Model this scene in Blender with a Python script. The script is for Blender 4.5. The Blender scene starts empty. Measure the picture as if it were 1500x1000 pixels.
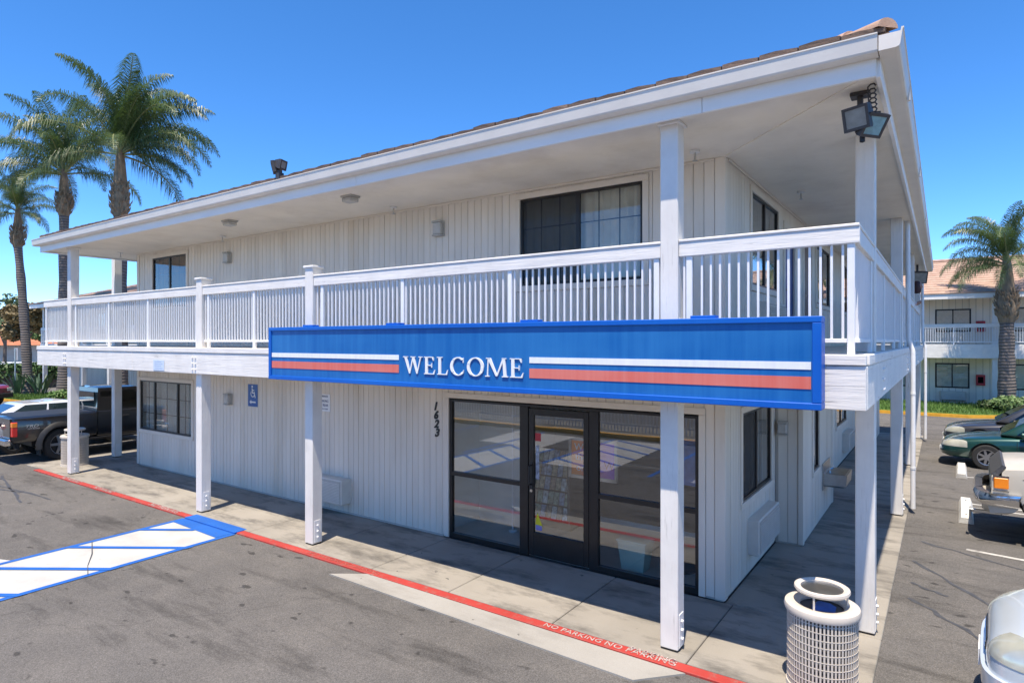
import bpy, bmesh, math, random
from mathutils import Vector, Matrix, Euler
random.seed(7)
R = math.radians
sc = bpy.context.scene
COL = sc.collection

# ------------------------------------------------------------------ camera, sky, sun, exposure
CAM_H = 3.2
cd = bpy.data.cameras.new('camera')
cd.sensor_width = 36.0
cd.lens = 909.0 / 1500.0 * 36.0
cd.clip_start = 0.05
cd.clip_end = 2000
cam = bpy.data.objects.new('camera', cd)
cam.location = (0, 0, CAM_H)
cam.rotation_euler = (R(90), 0, math.atan2(631, 909))
COL.objects.link(cam)
sc.camera = cam

SUN = Vector((0.087, -0.333, 1.0)).normalized()
w = bpy.data.worlds.new('World')
sc.world = w
w.use_nodes = True
wn = w.node_tree
bg = wn.nodes['Background']
sky = wn.nodes.new('ShaderNodeTexSky')
sky.sky_type = 'NISHITA'
sky.sun_disc = False
sky.sun_elevation = math.asin(SUN.z)
sky.sun_rotation = math.atan2(SUN.x, SUN.y)
sky.altitude = 300
sky.air_density = 0.57
sky.dust_density = 0.0
sky.ozone_density = 5.0
hs = wn.nodes.new('ShaderNodeHueSaturation')
hs.inputs['Saturation'].default_value = 1.2
wn.links.new(sky.outputs[0], hs.inputs['Color'])
wn.links.new(hs.outputs[0], bg.inputs[0])
bg.inputs[1].default_value = 0.126

sl = bpy.data.lights.new('sun', 'SUN')
sl.energy = 2.9
sl.angle = R(0.5)
sl.color = (1.0, 0.885, 0.73)
so = bpy.data.objects.new('sun', sl)
so.rotation_euler = (-SUN).to_track_quat('-Z', 'Y').to_euler()
so.location = (0, -20, 40)
COL.objects.link(so)

sc.view_settings.view_transform = 'Standard'
sc.view_settings.look = 'None'
sc.view_settings.gamma = 1
sc.view_settings.use_curve_mapping = False
sc.view_settings.exposure = 1.42
sc.render.engine = 'CYCLES'

# ------------------------------------------------------------------ helpers: tags
def tag(o, label=None, cat=None, group=None, kind=None):
    if label: o['label'] = label
    if cat: o['category'] = cat
    if group: o['group'] = group
    if kind: o['kind'] = kind
    return o

OFF = {}
def thing(name, label, cat, loc=(0, 0, 0), group=None):
    o = bpy.data.objects.new(name, None)
    o.empty_display_size = 0.2
    COL.objects.link(o)
    o.location = loc
    OFF[o] = Vector(loc)
    return tag(o, label, cat, group)

def struct_root(name, loc=(0, 0, 0)):
    o = bpy.data.objects.new(name, None)
    COL.objects.link(o)
    o.location = loc
    OFF[o] = Vector(loc)
    o['kind'] = 'structure'
    return o

def copy_tree(o, parent=None):
    c = o.copy()
    COL.objects.link(c)
    if parent is not None:
        c.parent = parent
    for ch in o.children:
        copy_tree(ch, c)
    return c

# ------------------------------------------------------------------ helpers: mesh builder
class MB:
    """collects geometry; xf maps local (a, d, z) to world coordinates"""
    def __init__(s, xf=None):
        s.v = []; s.f = []; s.xf = xf
    def add(s, vs, fs):
        n = len(s.v)
        s.v += [tuple(s.xf(*p)) if s.xf else tuple(p) for p in vs]
        s.f += [tuple(i + n for i in f) for f in fs]
        return s
    def box(s, x0, x1, y0, y1, z0, z1, ch=0.0):
        if x0 > x1: x0, x1 = x1, x0
        if y0 > y1: y0, y1 = y1, y0
        if z0 > z1: z0, z1 = z1, z0
        if ch <= 0:
            vs = [(x, y, z) for z in (z0, z1) for y in (y0, y1) for x in (x0, x1)]
            fs = [(0, 2, 3, 1), (4, 5, 7, 6), (0, 1, 5, 4), (2, 6, 7, 3), (0, 4, 6, 2), (1, 3, 7, 5)]
            return s.add(vs, fs)
        c = min(ch, (x1 - x0) * .45, (y1 - y0) * .45, (z1 - z0) * .45)
        vs = []; idx = {}
        lo = (x0, y0, z0); hi = (x1, y1, z1)
        for sx in (0, 1):
            for sy in (0, 1):
                for sz in (0, 1):
                    cor = [(hi if q else lo)[k] for k, q in enumerate((sx, sy, sz))]
                    for ax in range(3):
                        p = [cor[k] if k == ax else cor[k] + (c if not (sx, sy, sz)[k] else -c) for k in range(3)]
                        idx[(sx, sy, sz, ax)] = len(vs); vs.append(tuple(p))
        fs = []
        for ax in range(3):
            o1, o2 = [k for k in range(3) if k != ax]
            for q in (0, 1):
                f = []
                for (b1, b2) in ((0, 0), (1, 0), (1, 1), (0, 1)):
                    key = [0, 0, 0]; key[ax] = q; key[o1] = b1; key[o2] = b2
                    f.append(idx[(key[0], key[1], key[2], ax)])
                fs.append(tuple(f))
        for ax in range(3):
            o1, o2 = [k for k in range(3) if k != ax]
            for b1 in (0, 1):
                for b2 in (0, 1):
                    k0 = [0, 0, 0]; k0[o1] = b1; k0[o2] = b2
                    k1 = list(k0); k1[ax] = 1
                    fs.append((idx[(*k0, o1)], idx[(*k1, o1)], idx[(*k1, o2)], idx[(*k0, o2)]))
        for sx in (0, 1):
            for sy in (0, 1):
                for sz in (0, 1):
                    fs.append(tuple(idx[(sx, sy, sz, ax)] for ax in range(3)))
        return s.add(vs, fs)
    def poly(s, pts):
        return s.add(pts, [tuple(range(len(pts)))])
    def prism(s, pts, axis, a, b):
        """pts: 2D polygon in the two other axes, extruded along axis from a to b"""
        n = len(pts)
        def mk(p, t):
            q = list(p); q.insert(axis, t); return tuple(q)
        vs = [mk(p, a) for p in pts] + [mk(p, b) for p in pts]
        fs = [tuple(range(n)), tuple(range(2 * n - 1, n - 1, -1))]
        fs += [(i, (i + 1) % n, n + (i + 1) % n, n + i) for i in range(n)]
        return s.add(vs, fs)
    def tube(s, pts, r, n=8, caps=True):
        pts = [Vector(p) for p in pts]
        rs = r if isinstance(r, (list, tuple)) else [r] * len(pts)
        vs = []; fs = []
        prev = None
        for i, p in enumerate(pts):
            if i == 0: t = pts[1] - pts[0]
            elif i == len(pts) - 1: t = pts[-1] - pts[-2]
            else: t = (pts[i + 1] - p).normalized() + (p - pts[i - 1]).normalized()
            t.normalize()
            if prev is None:
                ref = Vector((0, 0, 1)) if abs(t.z) < .9 else Vector((1, 0, 0))
                u = t.cross(ref).normalized()
            else:
                u = (prev - t * prev.dot(t)).normalized()
            prev = u
            v = t.cross(u)
            for k in range(n):
                a = 2 * math.pi * k / n
                vs.append(tuple(p + (u * math.cos(a) + v * math.sin(a)) * rs[i]))
        for i in range(len(pts) - 1):
            for k in range(n):
                a = i * n + k; b = i * n + (k + 1) % n
                fs.append((a, b, b + n, a + n))
        if caps:
            fs.append(tuple(range(n - 1, -1, -1)))
            fs.append(tuple(range((len(pts) - 1) * n, len(pts) * n)))
        return s.add(vs, fs)
    def lathe(s, c, prof, n=24, axis=2, close=False):
        """prof: list of (radius, height) about axis through c"""
        vs = []; fs = []
        for (r, h) in prof:
            for k in range(n):
                a = 2 * math.pi * k / n
                p = [r * math.cos(a), r * math.sin(a)]
                p.insert(axis, h)
                vs.append((c[0] + p[0], c[1] + p[1], c[2] + p[2]))
        m = len(prof)
        for i in range(m - 1 + (1 if close else 0)):
            for k in range(n):
                a = i * n + k; b = i * n + (k + 1) % n
                c2 = ((i + 1) % m) * n + (k + 1) % n; d = ((i + 1) % m) * n + k
                fs.append((a, b, c2, d))
        if not close:
            if prof[0][0] > 1e-5: fs.append(tuple(range(n - 1, -1, -1)))
            if prof[-1][0] > 1e-5: fs.append(tuple(range((m - 1) * n, m * n)))
        return s.add(vs, fs)
    def loft(s, rings, cap=True):
        n = len(rings[0]); vs = [p for r in rings for p in r]; fs = []
        for i in range(len(rings) - 1):
            for k in range(n):
                a = i * n + k; b = i * n + (k + 1) % n
                fs.append((a, b, b + n, a + n))
        if cap:
            fs.append(tuple(range(n - 1, -1, -1)))
            fs.append(tuple(range((len(rings) - 1) * n, len(rings) * n)))
        return s.add(vs, fs)
    def build(s, name, mat, parent=None, smooth=False, fix=True, kind=None, label=None, angle=40):
        xs = [p[0] for p in s.v]; ys = [p[1] for p in s.v]; zs = [p[2] for p in s.v]
        c = Vector(((min(xs) + max(xs)) / 2, (min(ys) + max(ys)) / 2, min(zs)))
        me = bpy.data.meshes.new(name)
        me.from_pydata([(p[0] - c.x, p[1] - c.y, p[2] - c.z) for p in s.v], [], s.f)
        if fix:
            bm = bmesh.new(); bm.from_mesh(me)
            bmesh.ops.recalc_face_normals(bm, faces=bm.faces)
            bm.to_mesh(me); bm.free()
        if smooth:
            me.polygons.foreach_set('use_smooth', [True] * len(me.polygons))
            try: me.set_sharp_from_angle(angle=R(angle))
            except Exception: pass
        me.materials.append(mat)
        o = bpy.data.objects.new(name, me)
        COL.objects.link(o)
        base = Vector((0, 0, 0))
        if parent is not None:
            o.parent = parent; base = OFF.get(parent, base)
        o.location = c - base
        OFF[o] = c
        if kind: o['kind'] = kind
        if label: o['label'] = label
        return o

def inst(mesh, name, loc, parent, rot=None, scale=None, mat=None):
    o = bpy.data.objects.new(name, mesh)
    COL.objects.link(o)
    base = Vector((0, 0, 0))
    if parent is not None:
        o.parent = parent; base = OFF.get(parent, base)
    o.location = Vector(loc) - base
    OFF[o] = Vector(loc)
    if rot: o.rotation_euler = rot
    if scale: o.scale = scale
    return o

def eval_mesh(o):
    dg = bpy.context.evaluated_depsgraph_get()
    dg.update()
    return bpy.data.meshes.new_from_object(o.evaluated_get(dg))

def text_mesh(name, body, size, mat, parent, loc, rot, extrude=0.002, shear=0.0, align='CENTER', sx=1.0, spacing=1.0, bold=0.0):
    cu = bpy.data.curves.new(name, 'FONT')
    cu.body = body; cu.size = size; cu.extrude = extrude; cu.shear = shear
    cu.align_x = align; cu.align_y = 'CENTER'; cu.space_character = spacing; cu.offset = bold
    cu.resolution_u = 3
    t = bpy.data.objects.new(name, cu)
    COL.objects.link(t)
    me = eval_mesh(t)
    bpy.data.objects.remove(t)
    me.name = name
    me.materials.clear(); me.materials.append(mat)
    o = inst(me, name, loc, parent, rot, (sx, 1, 1))
    return o

FRONT = (R(90), 0, 0)            # text facing -Y
SIDE = (R(90), 0, R(90))         # text facing +X
FLAT = (0, 0, 0)

# ------------------------------------------------------------------ helpers: materials
def newmat(name):
    m = bpy.data.materials.new(name)
    m.use_nodes = True
    nt = m.node_tree
    return m, nt, nt.nodes['Principled BSDF']

def nd(nt, typ, **kw):
    n = nt.nodes.new(typ)
    for k, v in kw.items():
        setattr(n, k, v)
    return n

def mth(nt, op, a, b=None, clamp=False):
    n = nd(nt, 'ShaderNodeMath', operation=op, use_clamp=clamp)
    for i, x in enumerate((a, b)):
        if x is None: continue
        if isinstance(x, (int, float)): n.inputs[i].default_value = x
        else: nt.links.new(x, n.inputs[i])
    return n.outputs[0]

def position(nt, scale=(1, 1, 1), obj=False):
    if obj:
        src = nd(nt, 'ShaderNodeTexCoord').outputs['Object']
    else:
        src = nd(nt, 'ShaderNodeNewGeometry').outputs['Position']
    mp = nd(nt, 'ShaderNodeMapping')
    mp.inputs['Scale'].default_value = scale
    nt.links.new(src, mp.inputs['Vector'])
    return mp.outputs[0]

def noise(nt, vec, scale, detail=4, rough=.55):
    n = nd(nt, 'ShaderNodeTexNoise')
    n.inputs['Scale'].default_value = scale
    n.inputs['Detail'].default_value = detail
    n.inputs['Roughness'].default_value = rough
    nt.links.new(vec, n.inputs['Vector'])
    return n.outputs['Fac']

def ramp(nt, fac, stops):
    r = nd(nt, 'ShaderNodeValToRGB')
    el = r.color_ramp.elements
    while len(el) < len(stops): el.new(0.5)
    for e, (p, c) in zip(el, stops):
        e.position = p
        e.color = (c, c, c, 1) if isinstance(c, (int, float)) else (*c, 1)
    nt.links.new(fac, r.inputs[0])
    return r.outputs[0]

def mix(nt, fac, a, b, mode='MIX'):
    n = nd(nt, 'ShaderNodeMix', data_type='RGBA', blend_type=mode)
    for s, x in ((0, fac), (6, a), (7, b)):
        if isinstance(x, (int, float)): n.inputs[s].default_value = x
        elif isinstance(x, tuple): n.inputs[s].default_value = (*x[:3], 1)
        else: nt.links.new(x, n.inputs[s])
    return n.outputs[2]

def bump(nt, b, h, dist=.01, strength=.5, prev=None):
    n = nd(nt, 'ShaderNodeBump')
    n.inputs['Distance'].default_value = dist
    n.inputs['Strength'].default_value = strength
    nt.links.new(h, n.inputs['Height'])
    if prev is not None: nt.links.new(prev, n.inputs['Normal'])
    if b is not None: nt.links.new(n.outputs[0], b.inputs['Normal'])
    return n.outputs[0]

def mat(name, col, rough=.6, var=.12, scale=4, metal=0.0, bmp=0.0, bscale=60, stretch=(1, 1, 1), coat=0.0, rnd=0.0, dirt=None, dscale=1.2, dlo=.55, dhi=.75, obj=False, spec=None):
    m, nt, b = newmat(name)
    vec = position(nt, stretch, obj)
    f = noise(nt, vec, scale, 5)
    lo = tuple(c * (1 - var) for c in col); hi = tuple(min(1, c * (1 + var)) for c in col)
    c = ramp(nt, f, [(.3, lo), (.7, hi)])
    if dirt:
        g = noise(nt, position(nt, stretch, obj), dscale, 6, .65)
        c = mix(nt, ramp(nt, g, [(dlo, 0), (dhi, 1)]), c, dirt)
    if rnd:
        oi = nd(nt, 'ShaderNodeObjectInfo')
        k = mth(nt, 'ADD', mth(nt, 'MULTIPLY', oi.outputs['Random'], 2 * rnd), 1 - rnd)
        cc = nd(nt, 'ShaderNodeCombineXYZ')
        for i in range(3): nt.links.new(k, cc.inputs[i])
        c = mix(nt, 1.0, c, cc.outputs[0], 'MULTIPLY')
    nt.links.new(c, b.inputs['Base Color'])
    b.inputs['Roughness'].default_value = rough
    b.inputs['Metallic'].default_value = metal
    if coat: b.inputs['Coat Weight'].default_value = coat; b.inputs['Coat Roughness'].default_value = .04
    if spec is not None: b.inputs['Specular IOR Level'].default_value = spec
    if bmp:
        bump(nt, b, noise(nt, vec, bscale, 3), .01, bmp)
    return m

def wood_paint(name, col, axis, crack=(.30, .28, .25), amt=.62):
    """painted weathered timber; grain runs along axis, thin cracks in the paint"""
    m, nt, b = newmat(name)
    st = [26, 26, 26]; st[axis] = 1.3
    vec = position(nt, tuple(st))
    g = noise(nt, vec, 1.6, 6, .7)
    st2 = [9, 9, 9]; st2[axis] = .5
    g2 = noise(nt, position(nt, tuple(st2)), 2.2, 4, .6)
    blot = noise(nt, position(nt), 2.3, 5, .6)
    c = ramp(nt, blot, [(.3, tuple(x * .88 for x in col)), (.65, col)])
    k = ramp(nt, g, [(.35, 1.0), (.41, 0.0)])
    patch = ramp(nt, noise(nt, position(nt), 1.7, 3), [(.40, 0.0), (.60, amt)])
    k = mth(nt, 'MULTIPLY', k, patch)
    c = mix(nt, k, c, crack)
    nt.links.new(c, b.inputs['Base Color'])
    b.inputs['Roughness'].default_value = .62
    n1 = bump(nt, None, g, .012, .35)
    bump(nt, b, g2, .02, .25, n1)
    return m

def glass_mat(name, tint=(.55, .6, .6), boost=1.0, ior=1.55, rough=0.0, wave=.0):
    m, nt, b = newmat(name)
    nt.nodes.remove(b)
    out = nt.nodes['Material Output']
    tr = nd(nt, 'ShaderNodeBsdfTransparent'); tr.inputs[0].default_value = (*tint, 1)
    gl = nd(nt, 'ShaderNodeBsdfGlossy'); gl.inputs['Roughness'].default_value = rough
    gl.inputs['Color'].default_value = (.95, .97, 1, 1)
    fr = nd(nt, 'ShaderNodeFresnel'); fr.inputs['IOR'].default_value = ior
    ms = nd(nt, 'ShaderNodeMixShader')
    geo = nd(nt, 'ShaderNodeNewGeometry')
    fac = mth(nt, 'MULTIPLY', mth(nt, 'MULTIPLY', fr.outputs[0], boost, True), mth(nt, 'SUBTRACT', 1.0, geo.outputs['Backfacing']))
    nt.links.new(fac, ms.inputs[0]); nt.links.new(tr.outputs[0], ms.inputs[1]); nt.links.new(gl.outputs[0], ms.inputs[2])
    if wave:
        bn = nd(nt, 'ShaderNodeBump'); bn.inputs['Distance'].default_value = .004; bn.inputs['Strength'].default_value = wave
        nt.links.new(noise(nt, position(nt), 1.1, 1), bn.inputs['Height'])
        nt.links.new(bn.outputs[0], gl.inputs['Normal'])
    nt.links.new(ms.outputs[0], out.inputs['Surface'])
    return m

WHITE = (.80, .775, .735)
m_white_x = wood_paint('white timber paint along x', WHITE, 0)
m_white_y = wood_paint('white timber paint along y', WHITE, 1)
m_white_z = wood_paint('white timber paint on posts', (.79, .765, .725), 2, amt=.45)
m_white = mat('white paint', (.78, .775, .765), .5, .05, 6, bmp=.08)
m_picket = mat('white metal baluster paint', (.80, .80, .80), .4, .03, 8)
m_siding = mat('siding paint', (.74, .68, .59), .6, .06, 3, bmp=.12, bscale=40, stretch=(1, 1, .15), rnd=.03, dirt=(.60, .53, .43), dscale=1.3, dlo=.52, dhi=.75)
m_wall = mat('wall backing paint', (.50, .47, .42), .7, .06, 3)
m_trim = mat('trim paint', (.74, .675, .58), .55, .05, 4, bmp=.1, stretch=(1, 1, .3))
m_soffit = mat('soffit stucco paint', (.82, .76, .66), .8, .06, 1.5, bmp=.2, bscale=120, dirt=(.70, .63, .53), dscale=.9, dlo=.5, dhi=.75)
m_gutter = mat('gutter paint', (.70, .655, .59), .5, .05, 3)
m_fascia = mat('fascia paint', (.82, .80, .765), .5, .05, 3, bmp=.1, stretch=(.3, 1, 1))
m_frame = mat('dark bronze aluminium', (.022, .02, .019), .35, .15, 6, spec=.4)
m_black = mat('black plastic', (.015, .015, .016), .5, .2, 10)
m_rubber = mat('tyre rubber', (.022, .022, .022), .85, .2, 12, bmp=.2)
m_glass = glass_mat('window glass', (.88, .90, .89), 1.6, 1.55, wave=.5)
m_store = glass_mat('storefront glass', (.95, .97, .97), 3.0, 1.6, wave=.22)
m_carglass = glass_mat('car glass', (.16, .20, .20), 1.5, 1.5)
m_lens = glass_mat('lamp lens', (.75, .78, .75), 1.2, 1.5)
m_screen = mat('insect screen', (.05, .052, .055), .8, .1, 20)
m_curtain = mat('curtain fabric', (.78, .73, .64), .9, .08, 6)
m_tilefl = mat('lobby floor tile', (.50, .45, .39), .35, .15, 3)
m_lobby = mat('lobby wall paint', (.72, .71, .66), .7, .05, 3)
m_dark = mat('dark laminate', (.06, .058, .056), .5, .2, 5)
m_steel = mat('stainless steel', (.55, .55, .54), .28, .08, 8, metal=1.0)
m_chrome = mat('chrome', (.70, .70, .70), .12, .06, 8, metal=1.0)
m_alu = mat('wheel alloy', (.42, .42, .43), .3, .08, 8, metal=.9)
m_beige = mat('beige enamel', (.66, .63, .57), .45, .06, 6)
m_beigemetal = mat('trash can enamel', (.62, .56, .48), .4, .06, 8)
m_liner = mat('bin liner', (.10, .10, .10), .6, .2, 8)
m_bluebag = mat('blue paper', (.06, .14, .42), .7, .15, 8)
m_red = mat('red paint', (.55, .10, .085), .55, .15, 5)
m_redcab = mat('red enamel box', (.42, .03, .04), .45, .1, 6)
m_orange = mat('orange lens', (.85, .25, .02), .25, .08, 9, coat=.5)
m_redlens = mat('red lens', (.65, .03, .02), .25, .08, 9, coat=.5)
m_signblue = mat('disabled sign blue', (.02, .10, .36), .4, .06, 8)
m_signwhite = mat('sign white', (.80, .81, .82), .45, .04, 8)
m_signnavy = mat('sign navy ink', (.03, .06, .18), .5, .04, 8)
m_ink = mat('black numerals', (.015, .015, .015), .4, .1, 8)
m_greenbin = mat('pale green plastic', (.42, .55, .46), .5, .06, 6)
m_mulch = mat('planter soil', (.09, .06, .04), .95, .4, 8, bmp=.6, bscale=20)
m_yellow = mat('yellow kerb paint', (.70, .36, .03), .7, .18, 4)
m_concwhite = mat('wheel stop concrete', (.64, .63, .59), .85, .12, 9, bmp=.4, bscale=50, dirt=(.35, .33, .30))
m_bronze = mat('bronze flood housing', (.05, .045, .045), .5, .2, 8)
m_verdigris = mat('blue green tinted lens', (.22, .38, .42), .3, .25, 14)
m_lampglass = mat('frosted lamp glass', (.48, .47, .44), .35, .08, 10)
m_lampplate = mat('lamp enamel', (.42, .41, .38), .5, .1, 8)
m_hedge = mat('hedge leaf', (.055, .11, .028), .6, .35, 2, rnd=.2)
m_olive = mat('rust olive leaf', (.17, .12, .04), .6, .35, 1.2, rnd=.2)
m_treeleaf = mat('tree leaf', (.06, .095, .035), .6, .35, 1.5, rnd=.2)
m_shrub = mat('shrub leaf', (.10, .17, .05), .6, .35, 3)
m_strap = mat('strap leaf', (.10, .16, .10), .45, .3, 4)
m_bark = mat('tree bark', (.16, .12, .09), .9, .3, 8, bmp=.6, bscale=20)
m_orroof = mat('terracotta roof', (.46, .17, .085), .8, .2, 2)
m_stucco = mat('pale stucco', (.60, .56, .50), .85, .06, 3)

# asphalt -------------------------------------------------------------------
def asphalt_mat():
    m, nt, b = newmat('worn asphalt')
    p = position(nt)
    big = noise(nt, p, .22, 5, .6)
    mid = noise(nt, p, 1.5, 6, .65)
    streak = noise(nt, position(nt, (.35, 1.7, 1)), 1.0, 6, .7)
    fine = noise(nt, p, 85, 3, .7)
    c = ramp(nt, big, [(.3, (.094, .089, .084)), (.7, (.137, .130, .123))])
    c = mix(nt, ramp(nt, mid, [(.42, 0), (.75, .55)]), c, (.172, .160, .146))
    c = mix(nt, ramp(nt, streak, [(.52, 0), (.68, .85)]), c, (.050, .047, .044))
    spot = noise(nt, position(nt, (1, 1.6, 1)), 3.1, 2, .5)
    c = mix(nt, ramp(nt, spot, [(.67, 0), (.71, .7)]), c, (.024, .023, .022))
    vo = nd(nt, 'ShaderNodeTexVoronoi', feature='DISTANCE_TO_EDGE'); vo.inputs['Scale'].default_value = .17
    wv = nd(nt, 'ShaderNodeVectorMath', operation='ADD')
    nz = nd(nt, 'ShaderNodeTexNoise'); nz.inputs['Scale'].default_value = 1.3; nz.inputs['Detail'].default_value = 5
    nt.links.new(p, nz.inputs['Vector'])
    nt.links.new(p, wv.inputs[0]); nt.links.new(nz.outputs['Color'], wv.inputs[1])
    nt.links.new(wv.outputs[0], vo.inputs['Vector'])
    c = mix(nt, ramp(nt, vo.outputs['Distance'], [(.0, .3), (.003, 0)]), c, (.03, .028, .027))
    c = mix(nt, .9, c, ramp(nt, fine, [(.3, .5), (.5, 1.0), (.72, 1.7)]), 'MULTIPLY')
    nt.links.new(c, b.inputs['Base Color'])
    b.inputs['Roughness'].default_value = .88
    b.inputs['Specular IOR Level'].default_value = .3
    bump(nt, b, fine, .012, .7)
    return m
m_asphalt = asphalt_mat()

def concrete_mat(name, lo, hi, stain, damt=.8):
    m, nt, b = newmat(name)
    p = position(nt)
    big = noise(nt, p, .8, 6, .6)
    c = ramp(nt, big, [(.3, lo), (.7, hi)])
    st = noise(nt, position(nt, (.6, 1.5, 1)), 1.5, 7, .7)
    c = mix(nt, ramp(nt, st, [(.48, 0), (.66, damt)]), c, stain)
    sp = noise(nt, p, 7, 2, .5)
    c = mix(nt, ramp(nt, sp, [(.74, 0), (.765, .8)]), c, (.07, .065, .06))
    fine = noise(nt, p, 130, 3, .7)
    c = mix(nt, .8, c, ramp(nt, fine, [(.3, .86), (.5, 1.0), (.7, 1.14)]), 'MULTIPLY')
    oi = nd(nt, 'ShaderNodeObjectInfo')
    k = mth(nt, 'ADD', mth(nt, 'MULTIPLY', oi.outputs['Random'], .16), .92)
    cc = nd(nt, 'ShaderNodeCombineXYZ')
    for i in range(3): nt.links.new(k, cc.inputs[i])
    c = mix(nt, 1.0, c, cc.outputs[0], 'MULTIPLY')
    nt.links.new(c, b.inputs['Base Color'])
    b.inputs['Roughness'].default_value = .85
    bump(nt, b, fine, .006, .5)
    return m
m_conc = concrete_mat('sidewalk concrete', (.245, .225, .19), (.325, .298, .255), (.105, .097, .084), .9)
m_concnew = concrete_mat('pale kerb concrete', (.30, .285, .255), (.365, .35, .32), (.22, .205, .18), .5)

def paint_mat(name, col, under=(.13, .12, .11), lo=.62, hi=.74, sc_=6):
    """road paint worn through to the surface below"""
    m, nt, b = newmat(name)
    p = position(nt)
    f = noise(nt, p, 2.0, 5)
    c = ramp(nt, f, [(.3, tuple(x * .85 for x in col)), (.7, tuple(min(1, x * 1.08) for x in col))])
    k = noise(nt, p, sc_, 7, .75)
    c = mix(nt, ramp(nt, k, [(lo, 0), (hi, .75)]), c, under)
    fine = noise(nt, p, 110, 3, .7)
    c = mix(nt, .7, c, ramp(nt, fine, [(.3, .85), (.5, 1.0), (.7, 1.1)]), 'MULTIPLY')
    nt.links.new(c, b.inputs['Base Color'])
    b.inputs['Roughness'].default_value = .7
    bump(nt, b, fine, .008, .4)
    return m
m_pred = paint_mat('red kerb paint', (.40, .040, .030), (.24, .15, .12), .52, .68, 7)
m_pblue = paint_mat('blue road paint', (.008, .105, .43), (.06, .09, .17), .62, .76)
m_pwhite = paint_mat('white road paint', (.47, .46, .435), (.28, .27, .25), .60, .78)
m_pline = paint_mat('worn white line', (.50, .49, .46), (.11, .10, .09), .50, .66, 9)
m_pstencil = paint_mat('white stencil paint', (.46, .42, .39), (.38, .07, .055), .47, .60, 16)
m_pfaded = paint_mat('faded stencil paint', (.42, .13, .10), (.38, .05, .04), .45, .60, 16)
m_seal_shadow = mat('crack sealer and wire shadow', (.062, .064, .070), .6, .25, 9)

# sign -----------------------------------------------------------------------
def sign_mat(name, col, fade, streak=.5):
    m, nt, b = newmat(name)
    v = noise(nt, position(nt, (9, 1, .4)), 1.0, 6, .7)
    v2 = noise(nt, position(nt, (.35, 1, .9)), 1.4, 3, .5)
    k = mth(nt, 'MULTIPLY', ramp(nt, v, [(.38, 0), (.72, 1.0)]), streak)
    k2 = ramp(nt, v2, [(.45, 0), (.70, .55)])
    c = mix(nt, k, col, fade)
    c = mix(nt, k2, c, fade)
    nt.links.new(c, b.inputs['Base Color'])
    b.inputs['Roughness'].default_value = .45
    b.inputs['Specular IOR Level'].default_value = .35
    return m
m_sblue = sign_mat('sign face blue', (.002, .105, .37), (.03, .20, .50), .55)
m_sframe = sign_mat('sign frame blue', (.001, .095, .47), (.008, .14, .54), .3)
m_sred = sign_mat('sign stripe red', (.62, .13, .10), (.70, .26, .22), .5)
m_swhite = mat('sign stripe white', (.76, .78, .79), .5, .05, 8, stretch=(3, 1, .4))

def rooftile_mat(name, a, b_):
    m, nt, b = newmat(name)
    oi = nd(nt, 'ShaderNodeObjectInfo')
    f = noise(nt, position(nt), 3.5, 6, .65)
    c = ramp(nt, f, [(.3, a), (.7, b_)])
    k = mth(nt, 'ADD', mth(nt, 'MULTIPLY', oi.outputs['Random'], .5), .7)
    cc = nd(nt, 'ShaderNodeCombineXYZ')
    for i in range(3): nt.links.new(k, cc.inputs[i])
    c = mix(nt, 1.0, c, cc.outputs[0], 'MULTIPLY')
    nt.links.new(c, b.inputs['Base Color'])
    b.inputs['Roughness'].default_value = .85
    bump(nt, b, noise(nt, position(nt), 45, 4), .01, .5)
    return m
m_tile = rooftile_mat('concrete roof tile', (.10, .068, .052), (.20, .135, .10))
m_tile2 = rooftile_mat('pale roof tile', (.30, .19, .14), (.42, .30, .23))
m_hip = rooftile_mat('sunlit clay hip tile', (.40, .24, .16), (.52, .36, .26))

def palm_leaf_mat():
    m, nt, b = newmat('palm leaflet')
    f = noise(nt, position(nt), 1.1, 4)
    c = ramp(nt, f, [(.3, (.045, .085, .028)), (.7, (.105, .155, .06))])
    nt.links.new(c, b.inputs['Base Color'])
    b.inputs['Roughness'].default_value = .42
    b.inputs['Specular IOR Level'].default_value = .6
    tr = nd(nt, 'ShaderNodeBsdfTranslucent'); tr.inputs[0].default_value = (.12, .2, .04, 1)
    ms = nd(nt, 'ShaderNodeMixShader'); ms.inputs[0].default_value = .25
    nt.links.new(b.outputs[0], ms.inputs[1]); nt.links.new(tr.outputs[0], ms.inputs[2])
    nt.links.new(ms.outputs[0], nt.nodes['Material Output'].inputs['Surface'])
    return m
m_palm = palm_leaf_mat()
m_rachis = mat('palm frond stem', (.22, .24, .10), .6, .15, 4)
m_crownshaft = mat('palm leaf bases', (.22, .16, .10), .85, .35, 6, bmp=.6, bscale=18, stretch=(1, 1, .4))
def trunk_mat():
    m, nt, b = newmat('ringed palm trunk')
    wv = nd(nt, 'ShaderNodeTexWave', wave_type='BANDS', bands_direction='Z')
    wv.inputs['Scale'].default_value = 2.2; wv.inputs['Distortion'].default_value = 2.5; wv.inputs['Detail'].default_value = 3
    nt.links.new(position(nt), wv.inputs['Vector'])
    c = ramp(nt, wv.outputs['Fac'], [(.1, (.10, .085, .075)), (.6, (.20, .17, .15))])
    c = mix(nt, ramp(nt, noise(nt, position(nt), 3, 5), [(.4, 0), (.7, .5)]), c, (.09, .08, .075))
    nt.links.new(c, b.inputs['Base Color']); b.inputs['Roughness'].default_value = .9
    bump(nt, b, wv.outputs['Fac'], .03, .5)
    return m
m_trunk = trunk_mat()
m_grass = mat('grass blade', (.09, .17, .03), .6, .3, 1.2)

def carpaint(name, col, metal=.35):
    return mat(name, col, .28, .03, 2, metal=metal, coat=1.0)

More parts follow.
